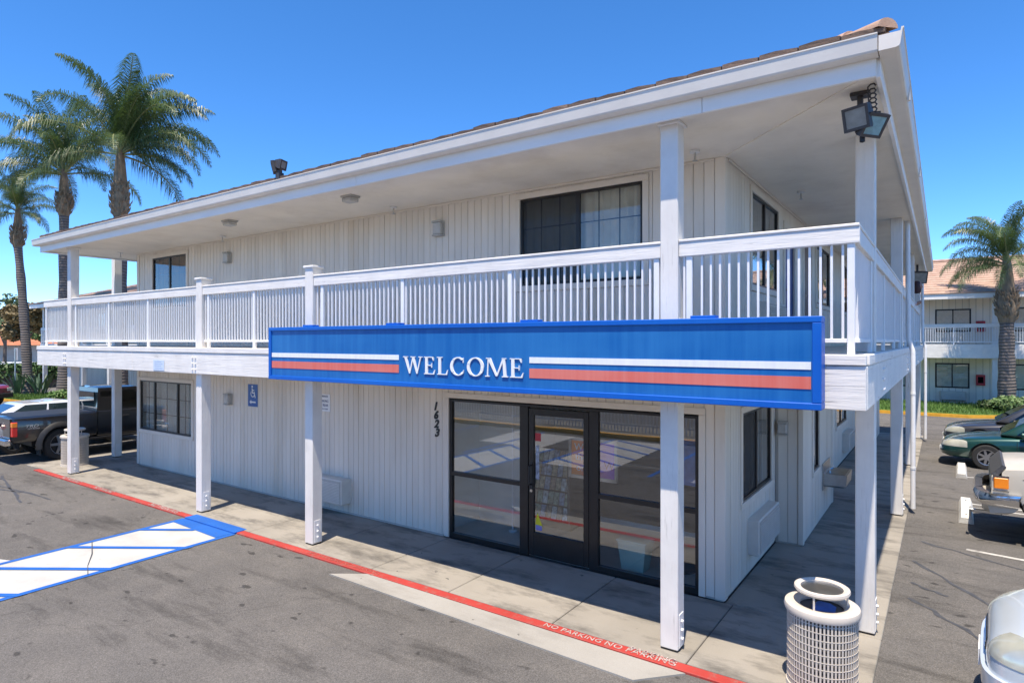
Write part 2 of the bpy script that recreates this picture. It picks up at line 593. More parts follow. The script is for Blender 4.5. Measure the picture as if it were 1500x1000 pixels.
# ================================================================== ground and paving
GZ = -0.03
g = MB(); g.poly([(-400, -400, GZ), (400, -400, GZ), (400, 600, GZ), (-400, 600, GZ)])
asphalt = g.build('asphalt', m_asphalt, kind='structure')

def strip_pts(pts, wd, z):
    """flat ribbon along a polyline"""
    mb = MB(); L = []; Rr = []
    for i, p in enumerate(pts):
        a = Vector(pts[max(i - 1, 0)]); b = Vector(pts[min(i + 1, len(pts) - 1)])
        t = (b - a).normalized(); n = Vector((-t.y, t.x))
        w2 = wd * (.5 + .22 * math.sin(i * 2.1))
        L.append((p[0] + n.x * w2, p[1] + n.y * w2, z)); Rr.append((p[0] - n.x * w2, p[1] - n.y * w2, z))
    vs = L + Rr; n = len(L)
    mb.add(vs, [(i, i + 1, n + i + 1, n + i) for i in range(n - 1)])
    return mb
def wiggle(a, b, n, amp):
    a = Vector(a); b = Vector(b); d = b - a; nn = Vector((-d.y, d.x)).normalized()
    return [tuple(a + d * (i / n) + nn * random.uniform(-amp, amp)) for i in range(n + 1)]
for a, b in (((-.35, 10.9), (1.1, 8.6)), ((-.33, 9.3), (.35, 8.4)), ((-.3, 12.0), (1.6, 11.0)), ((-.35, 9.9), (.05, 9.6)),
             ((-19.5, 4.7), (-15.0, 5.05)), ((-19.5, 4.2), (-16.2, 4.9)), ((-18.6, 5.25), (-15.2, 4.6))):  # left-hand strips: overhead wire shadows laid down as dark ribbons
    strip_pts(wiggle(a, b, 9, .035), .05, GZ + .004).build('seal_shadow_strip', m_seal_shadow, asphalt, fix=False)

sidewalk = struct_root('sidewalk', (-9, 6.9, 0))
def slab(x0, x1, y0, y1, z=0.0, m=m_conc, nm='slab', par=None):
    b = MB(); gp = .006
    b.box(x0 + gp, x1 - gp, y0 + gp, y1 - gp, -.14, z, .008)
    return b.build(nm, m, par or sidewalk)
YF = 6.06
b = MB(); b.box(-19.6, -.56, YF + .02, 7.7, -.15, -.016); b.box(-2.15, -.56, 7.7, 25.3, -.15, -.016); b.box(-19.6, -17.35, 7.7, 25.3, -.15, -.016)
b.build('joint_bed', mat('dirty joint', (.09, .085, .075), .95, .3, 6), sidewalk)
xs = [-.535, -2.1, -3.65, -5.2, -6.62, -8.05, -9.6, -11.1, -12.6, -14.1, -15.6, -17.1, -19.6]
for i in range(len(xs) - 1):
    slab(xs[i + 1], xs[i], YF, 7.74)
ys = [7.74, 9.3, 10.85, 12.4, 14.2, 15.8, 17.4, 19.0, 20.6, 22.2, 23.8, 25.4]
for i in range(len(ys) - 1):
    slab(-2.2 if not (10.5 < ys[i] < 13) else -2.2, -.535, ys[i], ys[i + 1])
    slab(-19.6, -17.3, ys[i], ys[i + 1])
# pale concrete apron in front of the office and the broken edge beside it
ap = [(-6.98, 5.62), (-2.42, 5.50), (-2.05, 5.90), (-6.55, 5.915)]
b = MB(); b.prism([(p[0], p[1]) for p in ap], 2, -.1, -.012); b.build('apron', m_concnew, sidewalk)
# painted kerb edge
b = MB()
b.box(-18.7, -11.36, 5.93, YF - .003, -.1, -.004, .006); b.build('painted_edge', m_pred, sidewalk)
b = MB(); b.box(-9.74, -.535, 5.92, YF - .003, -.1, -.004, .006); b.build('painted_edge', m_pred, sidewalk)
b = MB(); b.box(-11.35, -9.75, 5.89, YF + .06, -.1, .003, .004); b.build('painted_edge', m_pblue, sidewalk, label='blue painted edge at the head of the access aisle')
for x, tx, s in ((-16.6, 'NO PARKING', .15), (-14.9, 'NO PARKING', .14), (-12.3, 'NO PARKING', .17), (-7.55, 'NO PARKING', .12), (-6.75, 'NO PARKING', .12), (-3.35, 'NO PARKING', .115), (-2.56, 'NO PARKING', .125), (-2.44, 'PARKING', .115)):
    text_mesh('lettering', tx, s, m_pstencil if x > -3.5 or x < -8 else m_pfaded, sidewalk, (x, 5.985 + (.045 if tx == 'PARKING' else 0), .0005), FLAT, .0015, align='CENTER', spacing=1.05)

# access aisle: white ground with blue border and diagonals
aisle = struct_root('access_aisle', (-10.5, 3, 0))
za = GZ + .004
def quad2(nm, pts, z, m, par):
    b = MB(); b.poly([(p[0], p[1], z) for p in pts]); return b.build(nm, m, par, fix=False)
quad2('white_ground', [(-9.56, -.4), (-9.76, 5.72), (-11.33, 5.72), (-11.05, -.4)], za, m_pwhite, aisle)
quad2('blue_border', [(-9.52, -.4), (-9.72, 5.885), (-9.82, 5.885), (-9.62, -.4)], za + .004, m_pblue, aisle)
quad2('blue_border', [(-11.02, -.4), (-11.30, 5.885), (-11.40, 5.885), (-11.12, -.4)], za + .004, m_pblue, aisle)
quad2('blue_head', [(-9.82, 5.60), (-9.82, 5.887), (-11.30, 5.887), (-11.30, 5.66)], za + .006, m_pblue, aisle)
for k in range(6):
    y0 = 5.1 - k * 1.08
    dx0, dx1 = -11.32 + k * .045, -9.70 + k * .03
    y1 = y0 + 1.07
    if y1 > 5.62:
        t = (5.64 - y0) / (y1 - y0); dx1 = dx0 + (dx1 - dx0) * t; y1 = 5.64
    quad2('blue_diagonal', [(dx0, y0 - .06), (dx1, y1 - .06), (dx1, y1 + .06), (dx0, y0 + .06)], za + .008, m_pblue, aisle)
strip_pts([(-11.25, 4.35), (-10.6, 4.1), (-10.1, 3.85), (-9.7, 3.7)], .010, za + .012).build('crack', m_seal_shadow, aisle, fix=False)
quad2('bay_symbol', [(-11.25, 3.32), (-13.2, 2.6), (-13.0, 1.2), (-11.15, 2.9)], za, m_pwhite, aisle)
# further accessible bays (seen mirrored in the office glass)
bays = struct_root('parking_bay_lines', (-6, -4, 0))
def line(x0, y0, x1, y1, wd, m, z=za, nm='bay_line'):
    d = Vector((x1 - x0, y1 - y0)).normalized(); n = Vector((-d.y, d.x)) * wd / 2
    return quad2(nm, [(x0 + n.x, y0 + n.y), (x1 + n.x, y1 + n.y), (x1 - n.x, y1 - n.y), (x0 - n.x, y0 - n.y)], z, m, bays)
for x in (-14.6, -11.6, -8.9, -5.9, -3.0):
    line(x, -3.1, x + .15, 1.6, .11, m_pblue)
for i, x in enumerate((-8.8, -4.9)):
    quad2('white_ground', [(x, -3.1), (x + 1.8, -3.1), (x + 1.95, 1.6), (x + .15, 1.6)], za - .002, m_pwhite, bays)
    for k in range(5):
        line(x + .1, -3.0 + k * .95, x + 1.9, -2.1 + k * .95, .12, m_pblue, za + .003)
quad2('white_ground', [(-12.6, -2.9), (-10.2, -2.9), (-10.0, -.4), (-12.4, -.4)], za - .002, m_pwhite, bays)
# right hand lot: bay lines
for (x0, y0, x1, y1) in ((.30, 11.95, 5.4, 11.15), (.38, 15.0, 5.4, 14.9), (.42, 15.35, 5.4, 15.2), (.36, 18.35, 5.4, 18.2), (.25, 21.9, 5.4, 21.7), (.3, 25.2, 5.4, 25.0)):
    line(x0, y0, x1, y1, .085, m_pline)

# ================================================================== the motel
XL, XR, YB = -17.3, -2.2, 25.0
YW = 7.75
motel = thing('motel_building', 'long white two storey motel with wraparound balcony and 1623 office corner', 'motel', (-9.5, 8, 0))
fx = lambda a, d, z: (a, YW - d, z)                 # front wall frame: d outwards
def sx(X): return lambda a, d, z: (X + d, a, z)     # right walls
ZC = 5.47                                           # upper ceiling
ZD = 3.08                                           # deck top
ZL = 2.62                                           # lower ceiling

def wall(xf, a0, a1, z0, z1, ops, name='wall', m=m_wall, d0=-.12, d1=-.012):
    b = MB(xf)
    az = sorted(set([a0, a1] + [o[0] for o in ops] + [o[1] for o in ops]))
    for i in range(len(az) - 1):
        p, q = az[i], az[i + 1]
        c = (p + q) / 2
        o = [x for x in ops if x[0] < c < x[1]]
        segs = [(z0, z1)]
        for x in o:
            ns = []
            for s0, s1 in segs:
                if x[2] > s0: ns.append((s0, min(s1, x[2])))
                if x[3] < s1: ns.append((max(s0, x[3]), s1))
            segs = [s for s in ns if s[1] - s[0] > .001]
        for s0, s1 in segs:
            b.box(p, q, d0, d1, s0, s1)
    return b.build(name, m, motel)

BOARDS = []
PITCH = .1355
def siding(xf, a0, a1, z0, z1, ops):
    n = max(1, round((a1 - a0) / PITCH)); st = (a1 - a0) / n
    for i in range(n):
        p, q = a0 + i * st + .0045, a0 + (i + 1) * st - .0045
        parts = [(p, q, z0, z1)]
        for o in ops:
            ns = []
            for (u0, u1, s0, s1) in parts:
                if u1 <= o[0] or u0 >= o[1] or s1 <= o[2] or s0 >= o[3]:
                    ns.append((u0, u1, s0, s1)); continue
                if u0 < o[0] - .012: ns.append((u0, o[0], s0, s1))
                if u1 > o[1] + .012: ns.append((o[1], u1, s0, s1))
                c0, c1 = max(u0, o[0]), min(u1, o[1])
                if s0 < o[2] - .01: ns.append((c0, c1, s0, o[2]))
                if s1 > o[3] + .01: ns.append((c0, c1, o[3], s1))
            parts = ns
        for pt in parts: BOARDS.append((xf, pt))

# openings (a0, a1, z0, z1)
W1 = (-17.16, -14.62, .94, 2.2); STORE = (-6.64, -2.52, .0, 2.26)
U1 = (-16.49, -14.86, 4.05, 5.30); U2 = (-5.23, -3.27, 4.03, 5.33)
S1 = (8.55, 10.25, 1.05, 2.24); S2 = (11.5, 12.1, 1.0, 2.1); S3 = (17.4, 19.4, 1.05, 2.2)
D3 = (14.1, 15.0, .0, 2.08)
V1 = (9.05, 10.75, 4.0, 5.30); V2 = (11.25, 12.13, ZD, 5.15); V3 = (13.0, 13.88, ZD, 5.15); V4 = (14.45, 16.3, 4.0, 5.25); V5 = (18.6, 20.6, 4.0, 5.25)
V6 = (21.4, 22.3, ZD, 5.15)
wall(fx, XL, XR - .1, 0, 2.7, [W1, STORE]); wall(fx, XL, XR - .1, ZD, ZC, [U1, U2])
XJ = -1.8; J0, J1, J2 = 10.55, 13.75, 22.5
wall(sx(XR), YW, J0, 0, 2.7, [S1]); wall(sx(XR), J1, J2, 0, 2.7, [S3, D3])
wall(sx(XJ), J0 + .12, J1, 0, 2.7, [S2]); wall(sx(XJ), J2, YB, 0, 2.7, [])
wall(sx(XR), YW, YB, ZD, ZC, [V1, V2, V3, V4, V5, V6])
for x1_, y0_, y1_ in ((XJ, J0 + .012, J0 + .11), (XJ - .12, J1 - .1, J1), (XJ, J2 + .012, J2 + .11)):
    b = MB(); b.box(XR, x1_, y0_, y1_, 0, 2.7); b.build('jog_wall', m_wall, motel)
b = MB(); b.box(XL, XL + .1, YW + .13, YB, 0, 2.7); b.box(XL, XL + .1, YW + .13, YB, ZD, ZC); b.box(XL + .1, XR - .13, YB - .1, YB, 0, 2.7); b.box(XL + .1, XR - .13, YB - .1, YB, ZD, ZC)
b.build('wall', m_siding, motel)
b = MB(); b.box(XL + .11, XR - .13, YW + .13, YB - .11, 2.72, 3.02); b.build('floor_slab', m_wall, motel)

mg = .09   # trim width
def grow(o, m=mg): return (o[0] - m, o[1] + m, o[2] - m, o[3] + m)
siding(fx, XL + .11, -2.32, .03, 2.66, [grow(W1), grow(STORE)])
siding(fx, XL + .11, -2.32, ZD + .01, ZC, [grow(U1), grow(U2)])
siding(sx(XR), YW + .11, J0, .03, 2.66, [grow(S1)])
siding(sx(XR), YW + .11, YB - .1, ZD + .01, ZC, [grow(V1), grow(V2), grow(V3), grow(V4), grow(V5), grow(V6)])
siding(sx(XJ), J0 + .11, J1 - .1, .03, 2.66, [grow(S2)])
siding(sx(XR), J1 + .1, J2, .03, 2.66, [grow(S3), grow(D3)])
jx = lambda a, d, z: (a, J0 - d, z)
siding(jx, XR + .04, XJ - .07, .03, 2.66, [])
jx2 = lambda a, d, z: (a, J2 - d, z)
siding(jx2, XR + .04, XJ - .07, .03, 2.66, [])
siding(sx(XJ), J2 + .1, YB - .1, .03, 2.66, [])
def bdist(e):
    xf, (p, q, s0, s1) = e
    c = Vector(xf((p + q) / 2, 0, (s0 + s1) / 2)) - Vector((0, 0, CAM_H))
    return c.length / math.sqrt(max(.001, (q - p) * (s1 - s0)))
BOARDS.sort(key=bdist)
ub = MB(); ub.box(-.5, .5, -.5, .5, -.5, .5)
uo = ub.build('siding_board', m_siding, None)
UNIT = uo.data
# the unit mesh sits on z=0..1: keep its centre by using half-height offsets
bpy.data.objects.remove(uo)
stuff = MB()
for i, (xf, (p, q, s0, s1)) in enumerate(BOARDS):
    dp = -.02; jit = random.uniform(-.0015, .0015)
    A = Vector(xf(p, dp, s0)); B = Vector(xf(q, jit, s1))
    if i < 300:
        inst(UNIT, 'siding_board', ((A.x + B.x) / 2, (A.y + B.y) / 2, s0), motel, None, (abs(B.x - A.x), abs(B.y - A.y), s1 - s0))
    else:
        stuff.box(A.x, B.x, A.y, B.y, s0, s1)
if stuff.v: stuff.build('siding', m_siding, motel, kind='stuff')

# corner boards
def trim(x0, x1, y0, y1, z0, z1, m=m_trim, nm='trim', ch=.004):
    b = MB(); b.box(x0, x1, y0, y1, z0, z1, ch); return b.build(nm, m, motel)
for z0, z1 in ((.02, 2.66), (ZD + .005, ZC - .003)):
    trim(-2.315, XR + .012, YW - .016, YW + .10, z0, z1, m_siding, 'corner_board')
    trim(XL - .012, XL + .105, YW - .016, YW + .10, z0, z1, m_siding, 'corner_board')
trim(XJ - .06, XJ + .014, J0 - .016, J0 + .10, .02, 2.66, m_siding, 'corner_board')
trim(XJ - .10, XJ + .014, J1 - .095, J1 + .012, .02, 2.66, m_siding, 'corner_board')
trim(XJ - .06, XJ + .014, J2 - .016, J2 + .09, .02, 2.66, m_siding, 'corner_board')
# skirting strip along the ground and crown strip under the ceilings
b = MB(); b.box(XL + .11, -6.75, YW - .012, YW + .003, .0, .028); b.build('base_strip', m_wall, motel)
b = MB(); b.box(XL + .11, -2.32, YW - .03, YW - .003, ZC - .03, ZC - .002, .005); b.build('crown_strip', m_trim, motel)
b = MB(); b.box(XR + .003, XR + .03, YW + .11, YB - .1, ZC - .03, ZC - .002, .005); b.build('crown_strip', m_trim, motel)

def window(xf, o, sashes=2, grid=(3, 3), curtain=m_curtain, screen=None, dark=False, ratios=None, sill=True, flip=False):
    a0, a1, z0, z1 = o
    f = MB(xf); fw = .035
    f.box(a0, a1, -.06, -.004, z1 - fw, z1); f.box(a0, a1, -.06, -.004, z0, z0 + fw)
    f.box(a0, a0 + fw, -.06, -.005, z0 + fw, z1 - fw); f.box(a1 - fw, a1, -.06, -.005, z0 + fw, z1 - fw)
    ratios = ratios or [1 / sashes] * sashes
    edges = [a0 + fw]
    for r_ in ratios: edges.append(edges[-1] + r_ * (a1 - a0 - 2 * fw))
    for e in edges[1:-1]: f.box(e - .028, e + .028, -.058, -.007, z0 + fw, z1 - fw)
    wo = f.build('window', m_frame, motel)
    t = MB(xf); tw = mg - .004
    t.box(a0 - tw, a1 + tw, -.02, .02, z1 + .001, z1 + tw, .004)
    t.box(a0 - tw, a0 - .001, -.02, .018, z0, z1, .004); t.box(a1 + .001, a1 + tw, -.02, .018, z0, z1, .004)
    t.box(a0 - tw, a1 + tw, -.02, .028, z0 - tw, z0 - .001, .004)
    t.build('window_trim', m_trim, wo)
    for i in range(len(edges) - 1):
        g0, g1 = edges[i], edges[i + 1]
        p = MB(xf); p.box(g0 + .002, g1 - .002, -.030, -.026, z0 + fw, z1 - fw); p.build('pane', m_glass, wo)
        mu = MB(xf)
        for k in range(1, grid[0]):
            x = g0 + (g1 - g0) * k / grid[0]; mu.box(x - .007, x + .007, -.052, -.040, z0 + fw, z1 - fw)
        for k in range(1, grid[1]):
            z = z0 + fw + (z1 - z0 - 2 * fw) * k / grid[1]; mu.box(g0, g1, -.0515, -.0405, z - .007, z + .007)
        if mu.v: mu.build('muntin', m_frame, wo)
        if screen is not None and i in screen:
            s = MB(xf); s.box(g0 + .005, g1 - .005, -.024, -.022, z0 + fw, z1 - fw); s.build('insect_screen', SCREEN, wo)
    c = MB(xf); n = int((a1 - a0) / .035); vs = []
    for k in range(n + 1):
        a = a0 + (a1 - a0) * k / n
        d = -.17 + .03 * math.sin(k * 1.35 + .6 * math.sin(k * .37))
        vs += [(a, d, z0 - .05), (a, d, z1 + .05)]
    c.add(vs, [(2 * k, 2 * k + 2, 2 * k + 3, 2 * k + 1) for k in range(n)])
    c.build('curtain', curtain, wo, smooth=True, fix=False)
    return wo
def screen_mat():
    m, nt, b_ = newmat('insect screen mesh')
    tr = nd(nt, 'ShaderNodeBsdfTransparent'); ms = nd(nt, 'ShaderNodeMixShader'); ms.inputs[0].default_value = .42
    b_.inputs['Base Color'].default_value = (.03, .032, .035, 1); b_.inputs['Roughness'].default_value = .7
    nt.links.new(tr.outputs[0], ms.inputs[1]); nt.links.new(b_.outputs[0], ms.inputs[2])
    nt.links.new(ms.outputs[0], nt.nodes['Material Output'].inputs['Surface'])
    return m
SCREEN = screen_mat()
m_cur_grey = mat('grey curtain', (.62, .61, .57), .9, .08, 6)
m_cur_dark = mat('dark curtain', (.12, .115, .11), .9, .1, 6)
m_cur_warm = mat('brown curtain', (.22, .12, .07), .9, .2, 3)
window(fx, W1, 3, (2, 3), m_cur_grey, None, ratios=[.28, .46, .26])
window(fx, U1, 2, (2, 3), m_cur_warm, [])
window(fx, U2, 2, (3, 3), m_curtain, [0])
window(sx(XR), S1, 2, (1, 1), m_cur_dark, [0])
window(sx(XJ), S2, 1, (1, 1), m_cur_dark)
window(sx(XR), S3, 2, (2, 3), m_cur_grey)
window(sx(XR), V1, 2, (1, 1), m_cur_grey)
window(sx(XR), V4, 2, (1, 1), m_cur_grey); window(sx(XR), V5, 2, (1, 1), m_cur_grey)
# room doors
m_bluedoor = mat('blue door paint', (.03, .07, .25), .45, .08, 4)
m_shadow_door = mat('brown shadow on door', (.16, .12, .10), .5, .1, 4)  # brown shadow on the door put into its colour
def door(xf, o, m):
    a0, a1, z0, z1 = o
    b = MB(xf); b.box(a0 + .02, a1 - .02, -.06, -.03, z0 + .02, z1 - .02, .003); d = b.build('door', m, motel)
    t = MB(xf); t.box(a0 - .08, a0 + .02, -.02, .018, z0 + .01, z1 + .085, .004); t.box(a1 - .02, a1 + .08, -.02, .018, z0 + .01, z1 + .085, .004); t.box(a0 + .021, a1 - .021, -.02, .016, z1 - .02, z1 + .085, .004)
    t.build('door_frame', m_trim, d)
    h = MB(xf); h.tube([(a0 + .09, -.03, z0 + 1.0), (a0 + .09, .03, z0 + 1.0)], .022, 10); h.build('door_knob', m_steel, d, smooth=True)
for xf, o, m in ((sx(XR), V2, m_bluedoor), (sx(XR), V3, m_shadow_door), (sx(XR), V6, m_bluedoor), (sx(XR), D3, m_bluedoor)):
    door(xf, o, m)

# ------------------------------------------------------------------ storefront
s0, s1 = STORE[0], STORE[1]
zt = 2.225
XM0, XM1 = -5.25, -5.10     # left mullion
XD0, XD1 = -5.09, -4.085    # door leaf
XN0, XN1 = -4.075, -3.935   # right mullion
f = MB(fx)
f.box(s0, s1, -.09, -.012, zt, STORE[3] + .02); f.box(s0, s0 + .05, -.09, -.014, 0.002, zt); f.box(s1 - .05, s1, -.09, -.014, 0.002, zt)
f.box(XM0, XM1, -.09, -.010, .002, zt, .006); f.box(XN0, XN1, -.09, -.010, .002, zt, .006)
f.box(s0 + .05, XM0, -.09, -.014, .002, .085); f.box(XN1, s1 - .05, -.09, -.014, .002, .085)
f.box(s0 + .05, XM0, -.085, -.016, 1.02, 1.085); f.box(XN1, s1 - .05, -.085, -.016, 1.02, 1.085)
store = f.build('storefront', m_frame, motel)
t = MB(fx); tw = .085
t.box(s0 - tw, s1 + tw, -.02, .020, STORE[3] + .021, STORE[3] + .021 + tw, .004); t.box(s0 - tw, s0 - .001, -.02, .018, .01, STORE[3] + .02, .004); t.box(s1 + .001, s1 + tw, -.02, .018, .01, STORE[3] + .02, .004)
t.build('storefront_trim', m_trim, store)
for (p, q, z0, z1) in ((s0 + .05, XM0, .085, 1.02), (s0 + .05, XM0, 1.085, zt), (XN1, s1 - .05, .085, 1.02), (XN1, s1 - .05, 1.085, zt)):
    b = MB(fx); b.box(p, q, -.052, -.046, z0, z1); b.build('pane', m_store, store)
d = MB(fx)
d.box(XD0, XD0 + .085, -.075, -.022, .02, zt - .02, .004); d.box(XD1 - .085, XD1, -.075, -.022, .02, zt - .02, .004)
d.box(XD0 + .085, XD1 - .085, -.074, -.023, .02, .36, .004); d.box(XD0 + .085, XD1 - .085, -.074, -.023, zt - .12, zt - .02, .004)
od = d.build('office_door', m_frame, motel)
b = MB(fx); b.box(XD0 + .085, XD1 - .085, -.052, -.046, .36, zt - .12); b.build('pane', m_store, od)
h = MB(fx); h.tube([(XD0 + .05, -.02, 1.36), (XD0 + .05, .05, 1.35), (XD0 + .05, .05, 1.08), (XD0 + .05, -.02, 1.07)], .014, 8)
h.box(XD0 + .02, XD0 + .075, -.022, -.012, 1.0, 1.42); h.build('pull_handle', m_black, od, smooth=True)
h = MB(fx); h.lathe((XD0 + .05, -.02, .98), [(.0, -.008), (.022, -.006), (.022, .012), (0, .012)], 12, 1); h.build('lock', m_steel, od)
b = MB(fx); b.box(XD0 + .10, XD0 + .20, -.0455, -.044, 1.72, 1.84); b.build('red_sticker', m_redcab, od)
b = MB(fx); b.box(XD0 + .11, XD0 + .17, -.0455, -.044, 1.15, 1.66); b.build('hours_decal', mat('decal strip', (.30, .34, .42), .5, .6, 22), od)
b = MB(fx); b.prism([(XD0 + .10, .40), (XD0 + .21, .40), (XD0 + .23, .47), (XD0 + .18, .56), (XD0 + .145, .66), (XD0 + .11, .55)], 1, -.0455, -.044)
b.build('yellow_decal', mat('yellow decal', (.70, .62, .02), .5, .1, 20), od)
b = MB(fx); b.prism([(XD0 + .105, .40), (XD0 + .215, .40), (XD0 + .225, .47), (XD0 + .11, .48)], 1, -.0438, -.043); b.build('violet_decal', mat('violet decal', (.25, .22, .5), .5, .2, 20), od)
# lobby shell
b = MB(); b.box(-6.9, -2.32, YW + .13, 11.6, -.06, -.004); b.build('lobby_floor', m_tilefl, motel)
b = MB(); b.box(-7.0, -6.9, YW + .13, 11.6, -.06, 2.7); b.box(-7.0, -2.32, 11.6, 11.7, -.06, 2.7); b.box(-6.9, -6.0, 8.9, 8.98, -.004, 2.7); b.build('lobby_wall', m_lobby, motel)
b = MB(); b.box(-6.9, -2.32, YW + .13, 11.6, 2.62, 2.70); b.build('lobby_ceiling', m_soffit, motel)

# ------------------------------------------------------------------ balcony deck, beams, posts
b = MB()
b.box(-19.0, -.60, 6.20, YW + .1, ZL + .03, ZD - .002); b.box(XR - .1, -.60, YW + .1, YB, ZL + .03, ZD - .002); b.box(-19.0, XL + .1, YW + .1, YB, ZL + .03, ZD - .002)
b.build('balcony_deck', m_soffit, motel)
def beam(x0, x1, y0, y1, z0, z1, m, nm='deck_beam'):
    b = MB(); b.box(x0, x1, y0, y1, z0, z1, .008); return b.build(nm, m, motel)
for (p, q) in ((-19.05, -13.9), (-13.895, -8.9), (-8.895, -3.9), (-3.895, -.54)):
    beam(p, q, 6.12, 6.198, 2.60 + random.uniform(-.004, .004), 2.985, m_white_x)
    beam(p, q, 6.105, 6.199, 2.99, 3.085, m_white_x, 'deck_edge_board')
for (p, q) in ((6.2, 10.7), (10.705, 16.3), (16.305, YB + .1)):
    beam(-.598, -.535, p, q, 2.60, 2.985, m_white_y)
    beam(-.599, -.520, p, q, 2.99, 3.085, m_white_y, 'deck_edge_board')
beam(-19.05, -19.001, 6.2, YB, 2.60, 2.985, m_white_y); beam(-19.06, -19.001, 6.2, YB, 2.99, 3.085, m_white_y, 'deck_edge_board')

pw = .19
def post(x, y, z0, z1, plate=True, cap=False, m=m_white_z, s=pw):
    b = MB(); b.box(x - s / 2, x + s / 2, y - s / 2, y + s / 2, z0, z1, .009)
    o = b.build('post', m, motel)
    if plate:
        p = MB(); p.box(x + s / 2, x + s / 2 + .006, y - .06, y + .06, z0 + .02, z0 + .36)
        for k in range(3): p.tube([(x + s / 2 + .006, y, z0 + .10 + .09 * k), (x + s / 2 + .028, y, z0 + .10 + .09 * k)], .016, 6)
        p.build('base_plate', m_white, o)
        q = MB(); q.box(x - s / 2 + .012, x + s / 2 - .012, y - s / 2 + .012, y + s / 2 - .012, z0 - .02, z0); q.build('post_foot', m_black, o)
    if cap:
        p = MB(); p.box(x - s / 2 - .022, x + s / 2 + .022, y - s / 2 - .022, y + s / 2 + .022, z1, z1 + .035, .008); p.build('post_cap', m_white, o)
    return o
PY = 6.30
FX = [-17.33, -11.46, -8.21, -2.33]
for x in FX: post(x, PY, .02, ZL + .028)
for x in (-17.33, -2.33): post(x, PY, ZD, ZC)
for x in (-11.46, -8.21): post(x, PY, ZD, 4.36, False, True)
SY = [7.88, 13.5, 19.1, 24.5]
for y in SY: post(-.70, y, .02, ZL + .028); post(-.70, y, ZD, ZC, False)
for y in (7.9, 13.6, 19.2): post(-18.85, y, .02, ZL + .028); post(-18.85, y, ZD, ZC, False)
# bolts through the beams
for x in FX:
    b = MB()
    for k in range(3):
        for dx in (-.05, .05): b.tube([(x + dx, 6.125, 2.68 + k * .11), (x + dx, 6.095, 2.68 + k * .11)], .018, 6)
    b.build('beam_bolts', m_white, motel)
for y in SY:
    b = MB()
    for k in range(3):
        for dy in (-.06, .06): b.tube([(-.54, y + dy, 2.68 + k * .11), (-.515, y + dy, 2.68 + k * .11)], .018, 6)
    b.build('beam_bolts', m_white, motel)
# small drip line over the sign side, upper post brackets
for x in (-17.33, -2.33):
    b = MB(); b.box(x - .12, x + .12, PY - .12, PY + .12, ZC - .028, ZC - .002, .004); b.build('post_collar', m_white, motel)

# ------------------------------------------------------------------ railings
RT0, RT1 = 4.07, 4.245
pk = MB(); pk.box(-.010, .010, -.010, .010, 0, RT0 - 3.225)
po = pk.build('baluster', m_picket, None); PK = po.data; bpy.data.objects.remove(po)
NB = [0]
rest = MB()
def railing(horizontal, c, segs, stops, name_label):
    root = bpy.data.objects.new('railing', None); COL.objects.link(root); root.parent = motel
    root.location = (0, 0, 0); OFF[root] = OFF[motel].copy()
    root['label'] = name_label
    for (p, q) in segs:
        b = MB()
        if horizontal:
            b.box(p, q, c - .045, c + .02, RT0, RT1 - .03, .006); b.box(p, q, c - .055, c + .075, RT1 - .028, RT1, .006)
            m = m_white_x
        else:
            b.box(c - .02, c + .045, p, q, RT0, RT1 - .03, .006); b.box(c - .075, c + .055, p, q, RT1 - .028, RT1, .006)
            m = m_white_y
        b.build('top_rail', m, root)
        b = MB()
        if horizontal: b.box(p, q, c - .018, c + .018, 3.19, 3.225, .003)
        else: b.box(c - .018, c + .018, p, q, 3.19, 3.225, .003)
        b.build('bottom_rail', m_picket, root)
        n = int((q - p) / .0862); st = (q - p) / n
        for i in range(n):
            t = p + (i + .5) * st
            if any(abs(t - s_) < .05 for s_ in stops): continue
            loc = (t, c, 3.225) if horizontal else (c, t, 3.225)
            if NB[0] < 300:
                inst(PK, 'baluster', loc, root); NB[0] += 1
            else:
                rest.box(loc[0] - .01, loc[0] + .01, loc[1] - .01, loc[1] + .01, 3.225, RT0)
    for s_ in stops:
        b = MB()
        if horizontal: b.box(s_ - .03, s_ + .03, c - .03, c + .012, ZD, RT0, .004)
        else: b.box(c - .012, c + .03, s_ - .03, s_ + .03, ZD, RT0, .004)
        b.build('rail_post', m_picket, root)
    return root
fr = railing(True, 6.27, [(-8.112, -2.428), (-2.232, -.60), (-11.362, -8.308), (-17.232, -11.558), (-18.95, -17.428)],
        [-18.85, -17.05, -15.3, -13.5, -11.6, -11.2, -9.75, -8.3, -7.93, -6.2, -4.37, -2.48, -2.13, -.67], 'front balcony railing with white top board and thin balusters')
sr = railing(False, -.655, [(6.32, 7.785), (7.975, 13.405), (13.595, 19.005), (19.195, 24.405)], [7.7, 9.5, 11.6, 13.2, 15.4, 17.3, 18.9, 21, 23, 24.2], 'right side balcony railing seen along its length')
if rest.v: rest.build('far_balusters', m_picket, sr, kind='stuff')
b = MB(); b.box(-18.92, -18.87, 6.4, 20, RT0, RT1, .005); b.box(-18.91, -18.88, 6.4, 20, 3.19, 3.225)
for k in range(90): b.box(-18.905, -18.885, 6.45 + k * .15, 6.47 + k * .15, 3.225, RT0)
b.build('left_railing', m_picket, motel)

# ------------------------------------------------------------------ ceiling, fascia, gutter, roof
b = MB(); b.box(-18.5, -.47, 6.06, YB + .4, ZC, ZC + .02); b.build('soffit', m_soffit, motel)
